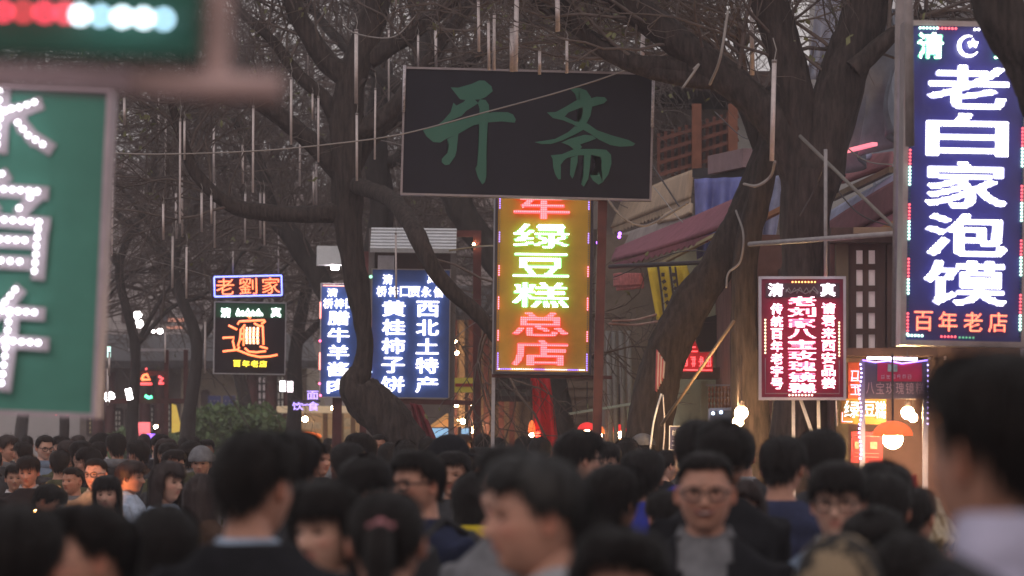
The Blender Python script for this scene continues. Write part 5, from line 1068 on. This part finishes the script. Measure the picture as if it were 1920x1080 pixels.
def hair_mesh(style, seed=0):
    key = ('hair', style, seed)
    if key in _body: return _body[key]
    zf, zt, zb, vol, jit = STY[style]; rg = random.Random(seed + 77); NA, NP = 96, 22; V = []; mb = MB()
    men = style in ('crop', 'short', 'fringe', 'shaggy', 'tied')
    def endz(az):
        a = abs(az)
        if a < 1.05: e = zf + (.010 * (a / 1.05) ** 2 if style not in ('parted',) else -.02 * (a / 1.05))
        elif a < 1.5: t = (a - 1.05) / .45; e = zf + (zt - zf) * (t * t * (3 - 2 * t))
        elif a < 1.95 and style in ('crop', 'short', 'fringe', 'tied', 'shaggy'): e = zt + .012 * math.sin((a - 1.5) / .45 * math.pi) if style != 'shaggy' else zt
        else: t = min(1, (a - 1.9) / .7) if style in ('crop', 'short', 'fringe', 'tied', 'shaggy') else min(1, (a - 1.5) / .8); t = max(0, t); e = zt + (zb - zt) * t
        return e
    def col(az, ez, lift, m_):
        """a strand path from the crown down to height ez"""
        out = []; H = .118
        for i in range(m_ + 1):
            t = i / m_; z = H * .985 * (1 - t) + ez * t if ez > -.05 else None
            if z is None:
                z = H * .985 + (ez - H * .985) * t
            zz = max(z, -.035); phi = math.acos(max(-1, min(.999, zz / H))); x, y, _ = skull(az, phi); 
            hd = Vector((x, y, zz)); nrm = Vector((x / .0055, y / .0087, zz / .0139)).normalized()
            taper = min(1, .25 + 2.2 * t) * (1 if t < .86 or z < -.04 else (1 - .62 * (t - .86) / .14))
            part_ = .35 * math.exp(-(x / .02) ** 2) if style in ('parted', 'long') else 0
            sd = 1 - (.62 if men else .2) * abs(math.sin(az)) * min(1, max(0, (.075 - z) / .07)) - (.25 if men and math.cos(az) < 0 and z < 0 else 0)
            p = hd + nrm * (vol * sd * taper * (1 - part_) * (1.15 if z > .03 else 1) + lift) + Vector((0, 0, vol * .35 * (1 - t)))
            if z < -.035: p.z = z; p.x *= 1 + .12 * (-z - .035) / .3; p.y += .02 * (-z - .035) / .3
            out.append(p)
        return out
    cl = [rg.uniform(-1, 1) for _ in range(NA)]; sw = rg.choice((-1, 1)) * rg.uniform(.006, .016)
    for j in range(NA):
        az = -math.pi + 2 * math.pi * j / NA; ez = endz(az) + jit * (cl[j] * .45 + 1.7 * noise.noise(Vector((math.cos(az) * 5, math.sin(az) * 5, seed * 2.3)))) + (sw * math.sin(az * 1.4 + .4) * (1 if abs(az) < 1.2 else 0) if zf > .035 else 0)
        c_ = col(az, ez, vol * .16 * math.sin(j * 2.7 + 2 * cl[j]), NP - 1)
        for i, p in enumerate(c_):
            q = noise.noise(Vector((math.cos(az) * 3, math.sin(az) * 3, p.z * 9 + seed))) * vol * .45; V.append(p + Vector((p.x, p.y, p.z * .3)).normalized() * q)
    F = [(j * NP + i, ((j + 1) % NA) * NP + i, ((j + 1) % NA) * NP + i + 1, j * NP + i + 1) for j in range(NA) for i in range(NP - 1)]
    F.append(tuple(j * NP for j in range(NA))[::-1]); mb.add(V, F)
    # inner skin so that the shell has an underside
    V2 = [Vector(V[j * NP + NP - 1]) * .9 for j in range(NA)]
    b = len(mb.v); mb.v += [(p.x, p.y, V[j * NP + NP - 1][2] + .012) for j, p in enumerate(V2)]
    mb.f += [(j * NP + NP - 1, ((j + 1) % NA) * NP + NP - 1, b + (j + 1) % NA, b + j) for j in range(NA)]
    # locks: narrow tapering ribbons that break the outline
    for _ in range(650):
        az = rg.uniform(-math.pi, math.pi); ez = endz(az) - abs(rg.gauss(0, jit * .9)); c_ = col(az + rg.uniform(-.1, .1), ez, rg.uniform(.0, .42) * vol, 9); k0 = rg.randrange(0, 4); c_ = c_[k0:]
        wv = rg.uniform(.0018, .0045); b = len(mb.v); tw = rg.uniform(-.02, .02)
        for i, p in enumerate(c_):
            t = i / (len(c_) - 1); s = Vector((math.cos(az), math.sin(az), 0)) * wv * (1 - .85 * t) ; o_ = Vector((math.cos(az), math.sin(az), 0)) * tw * t + Vector((p.x, p.y, 0)).normalized() * rg.uniform(0, .003)
            mb.v.append(p - s + o_); mb.v.append(p + s + o_)
        mb.f += [(b + 2 * i, b + 2 * i + 1, b + 2 * i + 3, b + 2 * i + 2) for i in range(len(c_) - 1)]
    for _ in range(170):
        az = rg.uniform(-math.pi, math.pi); ph = rg.uniform(.15, 1.5); x, y, z = skull(az, ph); n_ = Vector((x / .0055, y / .0087, z / .0139)).normalized(); p0 = Vector((x, y, z)) + n_ * vol * .8
        tg = Vector((rg.gauss(0, 1), rg.gauss(0, 1), rg.gauss(-.3, 1))).normalized(); L_ = rg.uniform(.02, .045); wv = Vector((rg.gauss(0, 1), rg.gauss(0, 1), rg.gauss(0, 1))).normalized() * .0013; b = len(mb.v)
        for q in range(4): t = q / 3; c_ = p0 + tg * L_ * t + n_ * (.011 + vol * .4) * math.sin(t * 2.2); mb.v += [c_ - wv * (1 - .8 * t), c_ + wv * (1 - .8 * t)]
        mb.f += [(b + 2 * q, b + 2 * q + 1, b + 2 * q + 3, b + 2 * q + 2) for q in range(3)]
    me = bpy.data.meshes.new('hair'); me.from_pydata([tuple(p) for p in mb.v], [], mb.f); me.polygons.foreach_set('use_smooth', [True] * len(mb.f)); me.materials.append(hair_black); _body[key] = me; return me
def small_mesh(key, fn):
    if key in _body: return _body[key]
    mb = MB(); fn(mb); me = bpy.data.meshes.new(key); me.from_pydata([tuple(p) for p in mb.v], [], mb.f); me.polygons.foreach_set('use_smooth', [True] * len(mb.f)); me.materials.append(darkp); _body[key] = me; return me
def f_eye(s): return lambda mb: mb.sphere((s * .0305, -.0775, .006), .0135, 12, 8, sc_=(1, .42, .34))
def f_brow(s): return lambda mb: mb.tube([(s * .016, -.0875, .0225), (s * .03, -.0855, .0275), (s * .047, -.073, .0235)], [.0022, .0032, .0014], 6)
def f_glasses(mb):
    for s in (-1, 1):
        P = [(s * .034 + .0255 * math.cos(a), -.100 + .010 * abs(s * .034 + .0255 * math.cos(a)) / .06, .004 + .0185 * math.copysign(abs(math.sin(a)) ** .7, math.sin(a))) for a in np.linspace(0, 2 * math.pi, 21)]
        mb.tube(P, .0034, 6); mb.tube([(s * .059, -.09, .010), (s * .076, -.04, .012), (s * .078, .006, .012)], .0032, 6)
    mb.tube([(-.009, -.101, .007), (0, -.103, .009), (.009, -.101, .007)], .0019, 5)
def f_ponytail(mb): mb.tube([(0, .108, .045), (0, .150, .035), (0, .160, -.03), (0, .150, -.12), (0, .145, -.2)], [.018, .03, .034, .028, .006], 14)
def f_bun(mb): mb.sphere((0, .105, .06), .042, 16, 10, sc_=(1, .85, .9))
def f_clip(mb): mb.sphere((0, .128, .052), .016, 12, 8); mb.tube([(-.03, .122, .05), (.03, .122, .05)], .006, 8)
def f_cap(mb):
    n = 28; V = []
    for i in range(9):
        t = i / 8 * 1.5; 
        for j in range(n): a = 2 * math.pi * j / n; V.append((.112 * math.sin(t) * math.sin(a), -.13 * math.sin(t) * math.cos(a), .045 + .118 * math.cos(t)))
    mb.add(V, [(i * n + j, i * n + (j + 1) % n, (i + 1) * n + (j + 1) % n, (i + 1) * n + j) for i in range(8) for j in range(n)])
    mb.slab([(-.07, -.105, .056), (.07, -.105, .056), (.055, -.18, .045), (0, -.195, .043), (-.055, -.18, .045)], .004)
def f_beanie(mb):
    n = 32; V = []
    for i in range(13):
        t = i / 12 * 1.75; r_ = 1 + (.05 if i > 9 else 0) + .012 * (i % 2)
        for j in range(n): a = 2 * math.pi * j / n; V.append((.108 * r_ * math.sin(t) * math.sin(a), -.126 * r_ * math.sin(t) * math.cos(a), .045 + .115 * math.cos(t)))
    mb.add(V, [(i * n + j, i * n + (j + 1) % n, (i + 1) * n + (j + 1) % n, (i + 1) * n + j) for i in range(12) for j in range(n)])
def f_pack(mb):
    loft(mb, [(0, .20, 1.0, .13, .06), (0, .22, 1.03, .155, .09), (0, .22, 1.25, .15, .09), (0, .20, 1.38, .13, .075), (0, .18, 1.43, .09, .04)], 20)
    for s in (-1, 1): mb.tube([(s * .1, .14, 1.42), (s * .115, .02, 1.475), (s * .12, -.10, 1.38), (s * .125, -.12, 1.25), (s * .14, -.02, 1.1)], [.018] * 5, 8)
def f_mouth(mb): mb.tube([(-.034, -.084, -.039), (-.018, -.0965, -.050), (0, -.100, -.0545), (.018, -.0965, -.050), (.034, -.084, -.039)], [.001, .0065, .0085, .0065, .001], 8)
def f_teeth(mb): mb.tube([(-.024, -.0965, -.0455), (-.012, -.1025, -.0505), (0, -.1055, -.052), (.012, -.1025, -.0505), (.024, -.0965, -.0455)], [.001, .003, .0035, .003, .001], 8)
CL = {}
for k_, c_ in dict(black=(.013, .013, .016), charcoal=(.04, .04, .045), navy=(.02, .025, .055), dark_blue=(.03, .035, .075), grey=(.15, .15, .165), pale_grey=(.33, .33, .36), white=(.55, .54, .58), blue=(.04, .05, .32), denim=(.16, .21, .30), light_blue=(.33, .40, .52),
                  brown=(.06, .035, .025), maroon=(.09, .02, .025), red=(.3, .03, .03), yellow=(.55, .42, .03), olive=(.07, .07, .04), beige=(.3, .25, .19), cream=(.5, .44, .36), pink=(.42, .18, .2), lavender=(.38, .36, .48), orange=(.5, .16, .04)).items(): CL[k_] = mat(k_ + '_fabric', c_, .9, .3, 14, .35, spec=.08)
CL['camo'] = mat('patterned_fabric', (.15, .11, .075), .85, .98, 11, .2); _r = [q for q in CL['camo'].node_tree.nodes if q.type == 'VALTORGB'][0].color_ramp; _r.elements[0].position = .47; _r.elements[1].position = .53; _r.elements[0].color = (.012, .01, .009, 1); _r.elements[1].color = (.26, .19, .12, 1)
PN = 0
def person(px, top, d, face, label, sex='m', hair='short', top_c='black', low='charcoal', pose='walk', pitch=0, yaw=0, skin=0, glasses=False, jacket='jacket', shirt='grey', collar=None, collar_c=None, extras=(), group=None, hm=None, fat=0, hs=None, headcm=None, z_top=None):
    """one person whose crown is at pixel (px, top), d metres away; face 0 looks at the camera, 90 to the photograph's right, 180 away"""
    global PN; PN += 1
    c = at(px, top, d); h = (c.z - .008); s = h / 1.735; s = max(.86, min(1.09, s)); hs = hs or (PN * 7) % 5
    r = empty('person', (c.x, c.y, 0), label, 'person', group, (0, 0, R(face))); r.scale = (s * (.96 + .02 * (PN % 4)), s, h / 1.735)
    def kid(name, me, m, M=None, par=None):
        o = bpy.data.objects.new(name, me); C.objects.link(o); o.parent = par or r
        if m is not None: o.material_slots[0].link = 'OBJECT'; o.material_slots[0].material = m
        if M is not None: o.matrix_local = M
        return o
    b = kid('body', body_mesh(sex, pose, pitch, yaw, fat), skin_mats[skin])
    HM = Matrix.Translation((0, -.012, HZ)) @ (Matrix.Rotation(R(yaw), 4, 'Z') @ Matrix.Rotation(R(pitch), 4, 'X'))
    if hair: hh = kid('hair', hair_mesh(hair, hs), hm or hair_black, HM)
    if abs(((face + yaw + 180) % 360) - 180) < 125 and d < 34:
        
        for q in (-1, 1): kid('eye', small_mesh('eye%d' % q, f_eye(q)), eye_m, HM); kid('eyebrow', small_mesh('eyebrow%d' % q, f_brow(q)), hair_black, HM)
    if glasses: kid('glasses', small_mesh('glasses', f_glasses), mat('glasses_frame', (.02, .018, .02), .3, 0), HM)
    if jacket == 'open': kid('shirt', cloth_mesh('shirt', sex, pose), CL[shirt]); kid('jacket', open_jacket(sex, pose), CL[top_c])
    else: kid('jacket' if jacket != 'shirt' else 'shirt', cloth_mesh(jacket, sex, pose), CL[top_c])
    if collar: kid('collar', collar_mesh(collar), CL[collar_c or top_c])
    if top > 0:
        kid('trousers', cloth_mesh('trousers', sex, pose), CL[low]); kid('shoes', cloth_mesh('shoes', sex, pose), darkp)
    for e in extras:
        n_, m_ = e; fn = dict(ponytail=f_ponytail, bun=f_bun, clip=f_clip, cap=f_cap, beanie=f_beanie, backpack=f_pack, teeth=f_teeth, mouth=f_mouth)[n_]
        kid(n_ if n_ != 'backpack' else 'backpack_straps', small_mesh(n_, fn), m_, None if n_ == 'backpack' else HM)
    return r
HB, HBr, HG = hair_black, hair_brown, hair_grey
K = [  # px, crown y, distance, facing, label, options   (nearest first)
 (1888, 640, 4.25, 218, 'tall man closest to the camera, back of dark head filling the lower corner', dict(hair='short', top_c='lavender', collar='high', collar_c='lavender', jacket='jacket', extras=[('backpack', CL['charcoal'])], skin=1, yaw=0)),
 (30, 938, 6.3, 170, 'dark-haired person with back turned, nearest in the bottom corner under the green board', dict(top_c='olive', hair='fringe', skin=1)),
 (172, 932, 7.0, -68, 'man in profile with orange light on his forehead, low beside the green board', dict(top_c='olive', hair='short', collar='shirt', collar_c='grey', skin=0)),
 (476, 798, 7.6, 148, 'tall man in black jacket with pale blue collar, seen from behind', dict(top_c='black', collar='low', collar_c='light_blue', hair='short', jacket='puffy', skin=0)),
 (310, 946, 9.0, 185, 'person with smooth dark hair seen from behind between two black jackets', dict(sex='f', hair='bob', top_c='black')),
 (622, 893, 8.2, -38, 'young woman lifting her chin, fringe over pale face, beside the ponytail', dict(sex='f', hair='long', top_c='black', shirt='cream', jacket='open', pitch=6, skin=2, pose='stand')),
 (724, 905, 7.1, 176, 'woman with high ponytail and small pink hair clip, seen from behind', dict(sex='f', hair='tied', top_c='brown', extras=[('ponytail', HB), ('clip', CL['pink'])])),
 (1012, 842, 6.6, -74, 'older man with greying hair in sharp left profile at the centre front', dict(hair='short', top_c='charcoal', collar='shirt', collar_c='pale_grey', skin=0, jacket='puffy', hm=HG)),
 (1152, 972, 6.0, 12, 'woman with centre-parted dark hair cut off by the bottom edge', dict(sex='f', hair='parted', top_c='charcoal', pitch=14, skin=0)),
 (962, 828, 9.2, -40, 'man in grey sweater mostly hidden behind the greying man', dict(hair='short', top_c='grey', pose='stand', skin=2)),
 (1322, 836, 9.6, -4, 'smiling man with glasses, grey checked shirt and black jacket', dict(hair='crop', top_c='black', shirt='grey', jacket='open', collar='shirt', collar_c='grey', glasses=True, fat=1, skin=0, extras=[('mouth', mat('mouth_dark', (.16, .03, .03), .5, 0)), ('teeth', mat('teeth', (.4, .35, .32), .3, 0))], pose='stand')),
 (1352, 785, 11.5, 14, 'taller man looking down just behind the smiling man', dict(hair='shaggy', top_c='black', pitch=26, skin=1)),
 (1306, 783, 13.5, 160, 'man in bright blue jacket behind the smiling man', dict(top_c='blue', hair='short')),
 (1392, 893, 12.2, -20, 'pale woman with reddish brown hair over the smiling man shoulder', dict(sex='f', hair='parted', top_c='brown', hm=HBr, skin=2)),
 (1205, 838, 14.5, 172, 'man in black with round cropped head, back turned, left of the smiling man', dict(top_c='black', hair='fringe')),
 (1148, 868, 11.0, 142, 'dark-haired person turned away between the greying man and round cropped head', dict(top_c='black', hair='shaggy')),
 (1082, 803, 15.0, 118, 'man with glasses turned right below the hanging red cloth', dict(top_c='charcoal', hair='fringe', glasses=True, skin=2)),
 (1466, 813, 13.2, 158, 'man in navy jacket seen from behind under the framed red sign', dict(top_c='dark_blue', hair='short', skin=0, jacket='jacket')),
 (1542, 801, 14.0, 186, 'tall dark head facing away beneath the amber led sign', dict(top_c='charcoal', hair='fringe')),
 (1572, 860, 9.8, -12, 'tired man with thin glasses and pale denim jacket', dict(hair='fringe', top_c='denim', shirt='pale_grey', jacket='open', collar='shirt', collar_c='denim', glasses=True, skin=2, pose='stand')),
 (1648, 858, 11.0, 32, 'man looking down to the right under the big orange lamp', dict(hair='short', top_c='black', pitch=20, skin=0)),
 (1712, 905, 11.8, 150, 'dark head with hair bun near the big orange lamp', dict(sex='f', hair='tied', top_c='brown', extras=[('bun', HB)])),
 (1645, 944, 8.8, -24, 'person bowing their head, dark hair and bare forehead, beside the denim jacket', dict(hair='short', top_c='charcoal', pitch=30, skin=1)),
 (1572, 1008, 7.2, 176, 'person in a brown and black patterned knitted hat at the bottom edge', dict(hair='tied', top_c='charcoal', extras=[('beanie', CL['camo'])])),
 (1702, 996, 7.4, 190, 'glossy dark head at the bottom edge beside the tall near man', dict(sex='f', hair='bob', top_c='lavender')),
 (786, 838, 12.0, -48, 'man with glasses in three-quarter view wearing navy coat and backpack', dict(hair='short', top_c='navy', glasses=True, extras=[('backpack', CL['charcoal'])], skin=0)),
 (852, 842, 16.8, -14, 'stern man with short square hair looking ahead, beyond the round black hair', dict(hair='short', top_c='charcoal', skin=1, glasses=False)),
 (889, 884, 13.8, 178, 'woman with round black bob and yellow collar, back turned', dict(sex='f', hair='bob', top_c='dark_blue', collar='hood', collar_c='yellow')),
 (690, 848, 11.5, -18, 'man with dark fringe whose forehead shows behind the ponytail', dict(hair='fringe', top_c='charcoal', pitch=18, skin=1)),
 (652, 826, 17.5, 176, 'dark head facing away at the foot of the crooked trunk', dict(hair='short', top_c='black')),
 (550, 806, 12.5, 165, 'dark head with pale grey scarf just right of the tall black jacket', dict(hair='shaggy', top_c='charcoal', collar='high', collar_c='pale_grey')),
 (54, 852, 24.0, -6, 'young man lit orange from below holding his collar by the snack cart', dict(hair='fringe', top_c='black', collar='shirt', collar_c='pale_grey', skin=0, pose='front', pitch=8)),
 (28, 868, 26.0, 8, 'man with white collar behind the orange-lit young man', dict(hair='short', top_c='black', collar='shirt', collar_c='white', skin=1)),
 (137, 872, 25.0, -32, 'short-haired man looking left beside the bright glasses', dict(hair='crop', top_c='grey', skin=1)),
 (181, 855, 23.0, -22, 'man with glasses and face lit bright orange in the crowd', dict(hair='crop', top_c='beige', glasses=True, skin=2, collar='shirt', collar_c='cream')),
 (202, 889, 19.5, -4, 'woman with long black hair and round pale face looking at camera', dict(sex='f', hair='long', top_c='black', skin=2)),
 (243, 861, 22.5, 76, 'person with reddish brown hair in right profile beside the pale-faced woman', dict(hair='fringe', top_c='light_blue', hm=HBr, skin=1, collar='shirt', collar_c='white')),
 (311, 862, 18.5, 58, 'woman with long straight brown hair and light blue coat looking right', dict(sex='f', hair='long', top_c='light_blue', hm=HBr, skin=2)),
 (326, 840, 24.0, 24, 'man with thin glasses just behind the light blue coat', dict(hair='short', top_c='charcoal', glasses=True, skin=0)),
 (378, 838, 26.0, -6, 'person in a grey woollen hat far in the crowd under the noodle sign', dict(hair='tied', top_c='grey', extras=[('beanie', CL['grey'])], skin=1)),
 (388, 822, 38.0, 4, 'taller distant man whose face shows above the grey woollen hat', dict(hair='short', top_c='black', skin=1)),
 (376, 886, 17.5, 150, 'woman with long brown hair facing away behind the tall black jacket', dict(sex='f', hair='long', top_c='brown', hm=HBr)),
 (88, 905, 21.0, 80, 'person bent forward with orange-lit brow beside the snack cart', dict(hair='fringe', top_c='brown', pitch=30, skin=0)),
 (112, 842, 27.0, 182, 'man in dark coat standing back to camera above the snack cart', dict(hair='short', top_c='olive')),
 (598, 828, 24.0, 40, 'short head partly behind the pale scarf at the left of the crooked trunk', dict(hair='short', top_c='charcoal')),
 (896, 835, 22.0, 110, 'man with warm rim light beside the stern man', dict(hair='short', top_c='charcoal', skin=0)),
 (1655, 880, 10.4, 175, 'low dark head in front of the menu poster', dict(hair='short', top_c='charcoal')),
 (1250, 915, 13.0, -160, 'person in charcoal parka left of the smiling man shoulder', dict(hair='short', top_c='charcoal')),
]
for (px, tp_, d, fc, lab, kw) in K: person(px, tp_, d, fc, lab, **kw)
foil = mat('crinkled_foil', (.5, .38, .24), .28, .3, 12, 1.0, metal=.8)
tag(cloth('foil_sheet', [at(1712, 925, 13), at(1760, 945, 13), at(1805, 1030, 12.6), at(1735, 1020, 12.6)], foil, None, 40, 30, .03, 6, 3), 'crinkled golden foil wrap shining beside the tall near man', 'foil')
tag(cloth('ribbon', [at(1708, 890, 13.2), at(1718, 890, 13.2), at(1726, 945, 13.2), at(1716, 945, 13.2)], CL['red'], None, 4, 10, .01, 2, 3), 'thin red ribbon above the golden foil', 'ribbon')
# the rest of the crowd, only where a head would be seen
cov = np.zeros((1080, 1920), bool)
def cover(px, tp_, d, f=1.0):
    hw = .095 * FPX / d; hh = .25 * FPX / d; x0, x1 = int(max(0, px - hw)), int(min(1920, px + hw)); y0, y1 = int(max(0, tp_)), int(min(1080, tp_ + hh))
    sub = cov[y0:y1, x0:x1]; fr = 1 - (sub.mean() if sub.size else 1); return (x0, x1, y0, y1), fr * (1 if sub.size else 0)
def paint(px, tp_, d):
    (x0, x1, y0, y1), _ = cover(px, tp_, d); cov[y0:y1, x0:x1] = True
    sw = .2 * FPX / d; cov[int(min(1080, tp_ + .27 * FPX / d)):, int(max(0, px - sw)):int(min(1920, max(0, px + sw)))] = True
for k_ in sorted(K, key=lambda q: q[2]): paint(k_[0], k_[1], k_[2])
rc = random.Random(5); cand = []
for _ in range(2600):
    d = 9.5 + 52 * rc.random() ** .8; px = rc.uniform(-30, 1950)
    if px < 450 and d < 27: continue
    if d < 17 or px > 1550: continue
    if px > 1100 and (d > 36 or d < 19): continue
    h = min(1.70, max(1.50, rc.gauss(1.605, .045))); cand.append((d, px, h))
cand.sort(); placed = [(at(k_[0], k_[1], k_[2]).x, k_[2]) for k_ in K]; R2 = []
cart = (b0.x, 22.2)
for d, px, h in cand:
    x = (px - 960) / FPX * d; 
    if any((x - a) ** 2 + (d - b) ** 2 < .30 for a, b in placed) or (x - cart[0]) ** 2 + (d - cart[1]) ** 2 < .5: continue
    tp_ = 815 - (h - CAMZ) / d * FPX
    _, fr = cover(px, tp_, d)
    if fr < .22: continue
    paint(px, tp_, d); placed.append((x, d)); R2.append((d, px, h, tp_))
ZN = [(0, 'under the green signboard'), (200, 'below the far red gantry'), (330, 'in front of the clipped hedge'), (460, 'below the noodle sign'), (560, 'under the violet snack neon'), (640, 'at the crooked trunk'), (740, 'below the wide blue sign'), (850, 'by the tall maroon frame'), (940, 'under the hanging red cloth'),
      (1060, 'below the red lamps'), (1130, 'by the leaning trunk'), (1240, 'below the blue placard'), (1330, 'by the glass cabinet'), (1420, 'under the framed red sign'), (1560, 'near the menu poster'), (1640, 'beneath the big orange lamp'), (1740, 'behind the tall near man')]
used = {}
for i, (d, px, h, tp_) in enumerate(R2):
    sex = 'f' if rc.random() < .4 else 'm'; hair = rc.choice(['long', 'bob', 'parted', 'tied', 'fringe'] if sex == 'f' else ['crop', 'short', 'short', 'fringe', 'shaggy']); tc = rc.choice(['black'] * 5 + ['charcoal'] * 4 + ['navy', 'dark_blue', 'grey', 'brown', 'olive', 'maroon', 'denim', 'beige', 'pale_grey', 'red', 'white', 'light_blue', 'pink'])
    fc = rc.choice([0, 0, 180, 180, 180, 180, 90, -90]) + rc.uniform(-35, 35); pose = rc.choice(['walk', 'walk', 'stand']); hm = HBr if rc.random() < .18 else HB; ex = []; gl_ = rc.random() < .15 and abs(fc) < 80
    zone = [n for a, n in ZN if px >= a or a == 0][-1]; fw = 'facing us' if abs(fc) < 50 else ('seen from behind' if abs(fc) > 130 else ('turned right' if fc > 0 else 'turned left'))
    hw = {'long': 'long-haired', 'bob': 'bob-haired', 'parted': 'parted-hair', 'tied': 'tied-hair', 'fringe': 'fringed', 'crop': 'cropped', 'short': 'short-haired', 'shaggy': 'shaggy-haired'}[hair]
    col = tc.replace('_', ' '); tier = 'close by' if d < 16 else ('midway' if d < 28 else ('far off' if d < 42 else 'farthest off'))
    lab = f"{hw} {'woman' if sex == 'f' else 'man'} in {col} {fw}, {tier} {zone}"
    if lab in used:
        used[lab] += 1; lab = ['half-hidden ', 'barely seen ', 'mostly covered '][min(2, used[lab] - 2)] + lab
    else: used[lab] = 1
    if rc.random() < .04: ex = [('cap', CL[rc.choice(['navy', 'black', 'grey'])])]; lab = lab.replace(' in ', ' with cap in ', 1)
    if ex: hair = 'crop'
    person(px, tp_, d, fc, lab, sex=sex, hair=hair, top_c=tc, pose=pose, pitch=rc.choice([0, 0, 10]), skin=rc.choice([0, 1, 2]), glasses=gl_, hm=hm, extras=ex, group='people in the street crowd', collar=rc.choice([None, 'shirt', 'hood', 'low']), collar_c=rc.choice([tc, 'pale_grey', 'grey', tc, tc]), yaw=rc.choice([-30, -15, 0, 15, 30]))

# ---------------------------------------------------------------- dusk haze in the street
hz = MB().box((0, 52, 14), (130, 118, 30)).build('haze', bpy.data.materials.new('haze')); hz['kind'] = 'stuff'
hm_ = hz.data.materials[0]; hm_.use_nodes = True; hn = hm_.node_tree; hn.nodes.remove(hn.nodes['Principled BSDF'])
pv_ = hn.nodes.new('ShaderNodeVolumePrincipled'); pv_.inputs['Color'].default_value = (.9, .84, .9, 1); pv_.inputs['Density'].default_value = .0022; pv_.inputs['Anisotropy'].default_value = .3
hn.links.new(pv_.outputs[0], hn.nodes['Material Output'].inputs['Volume'])
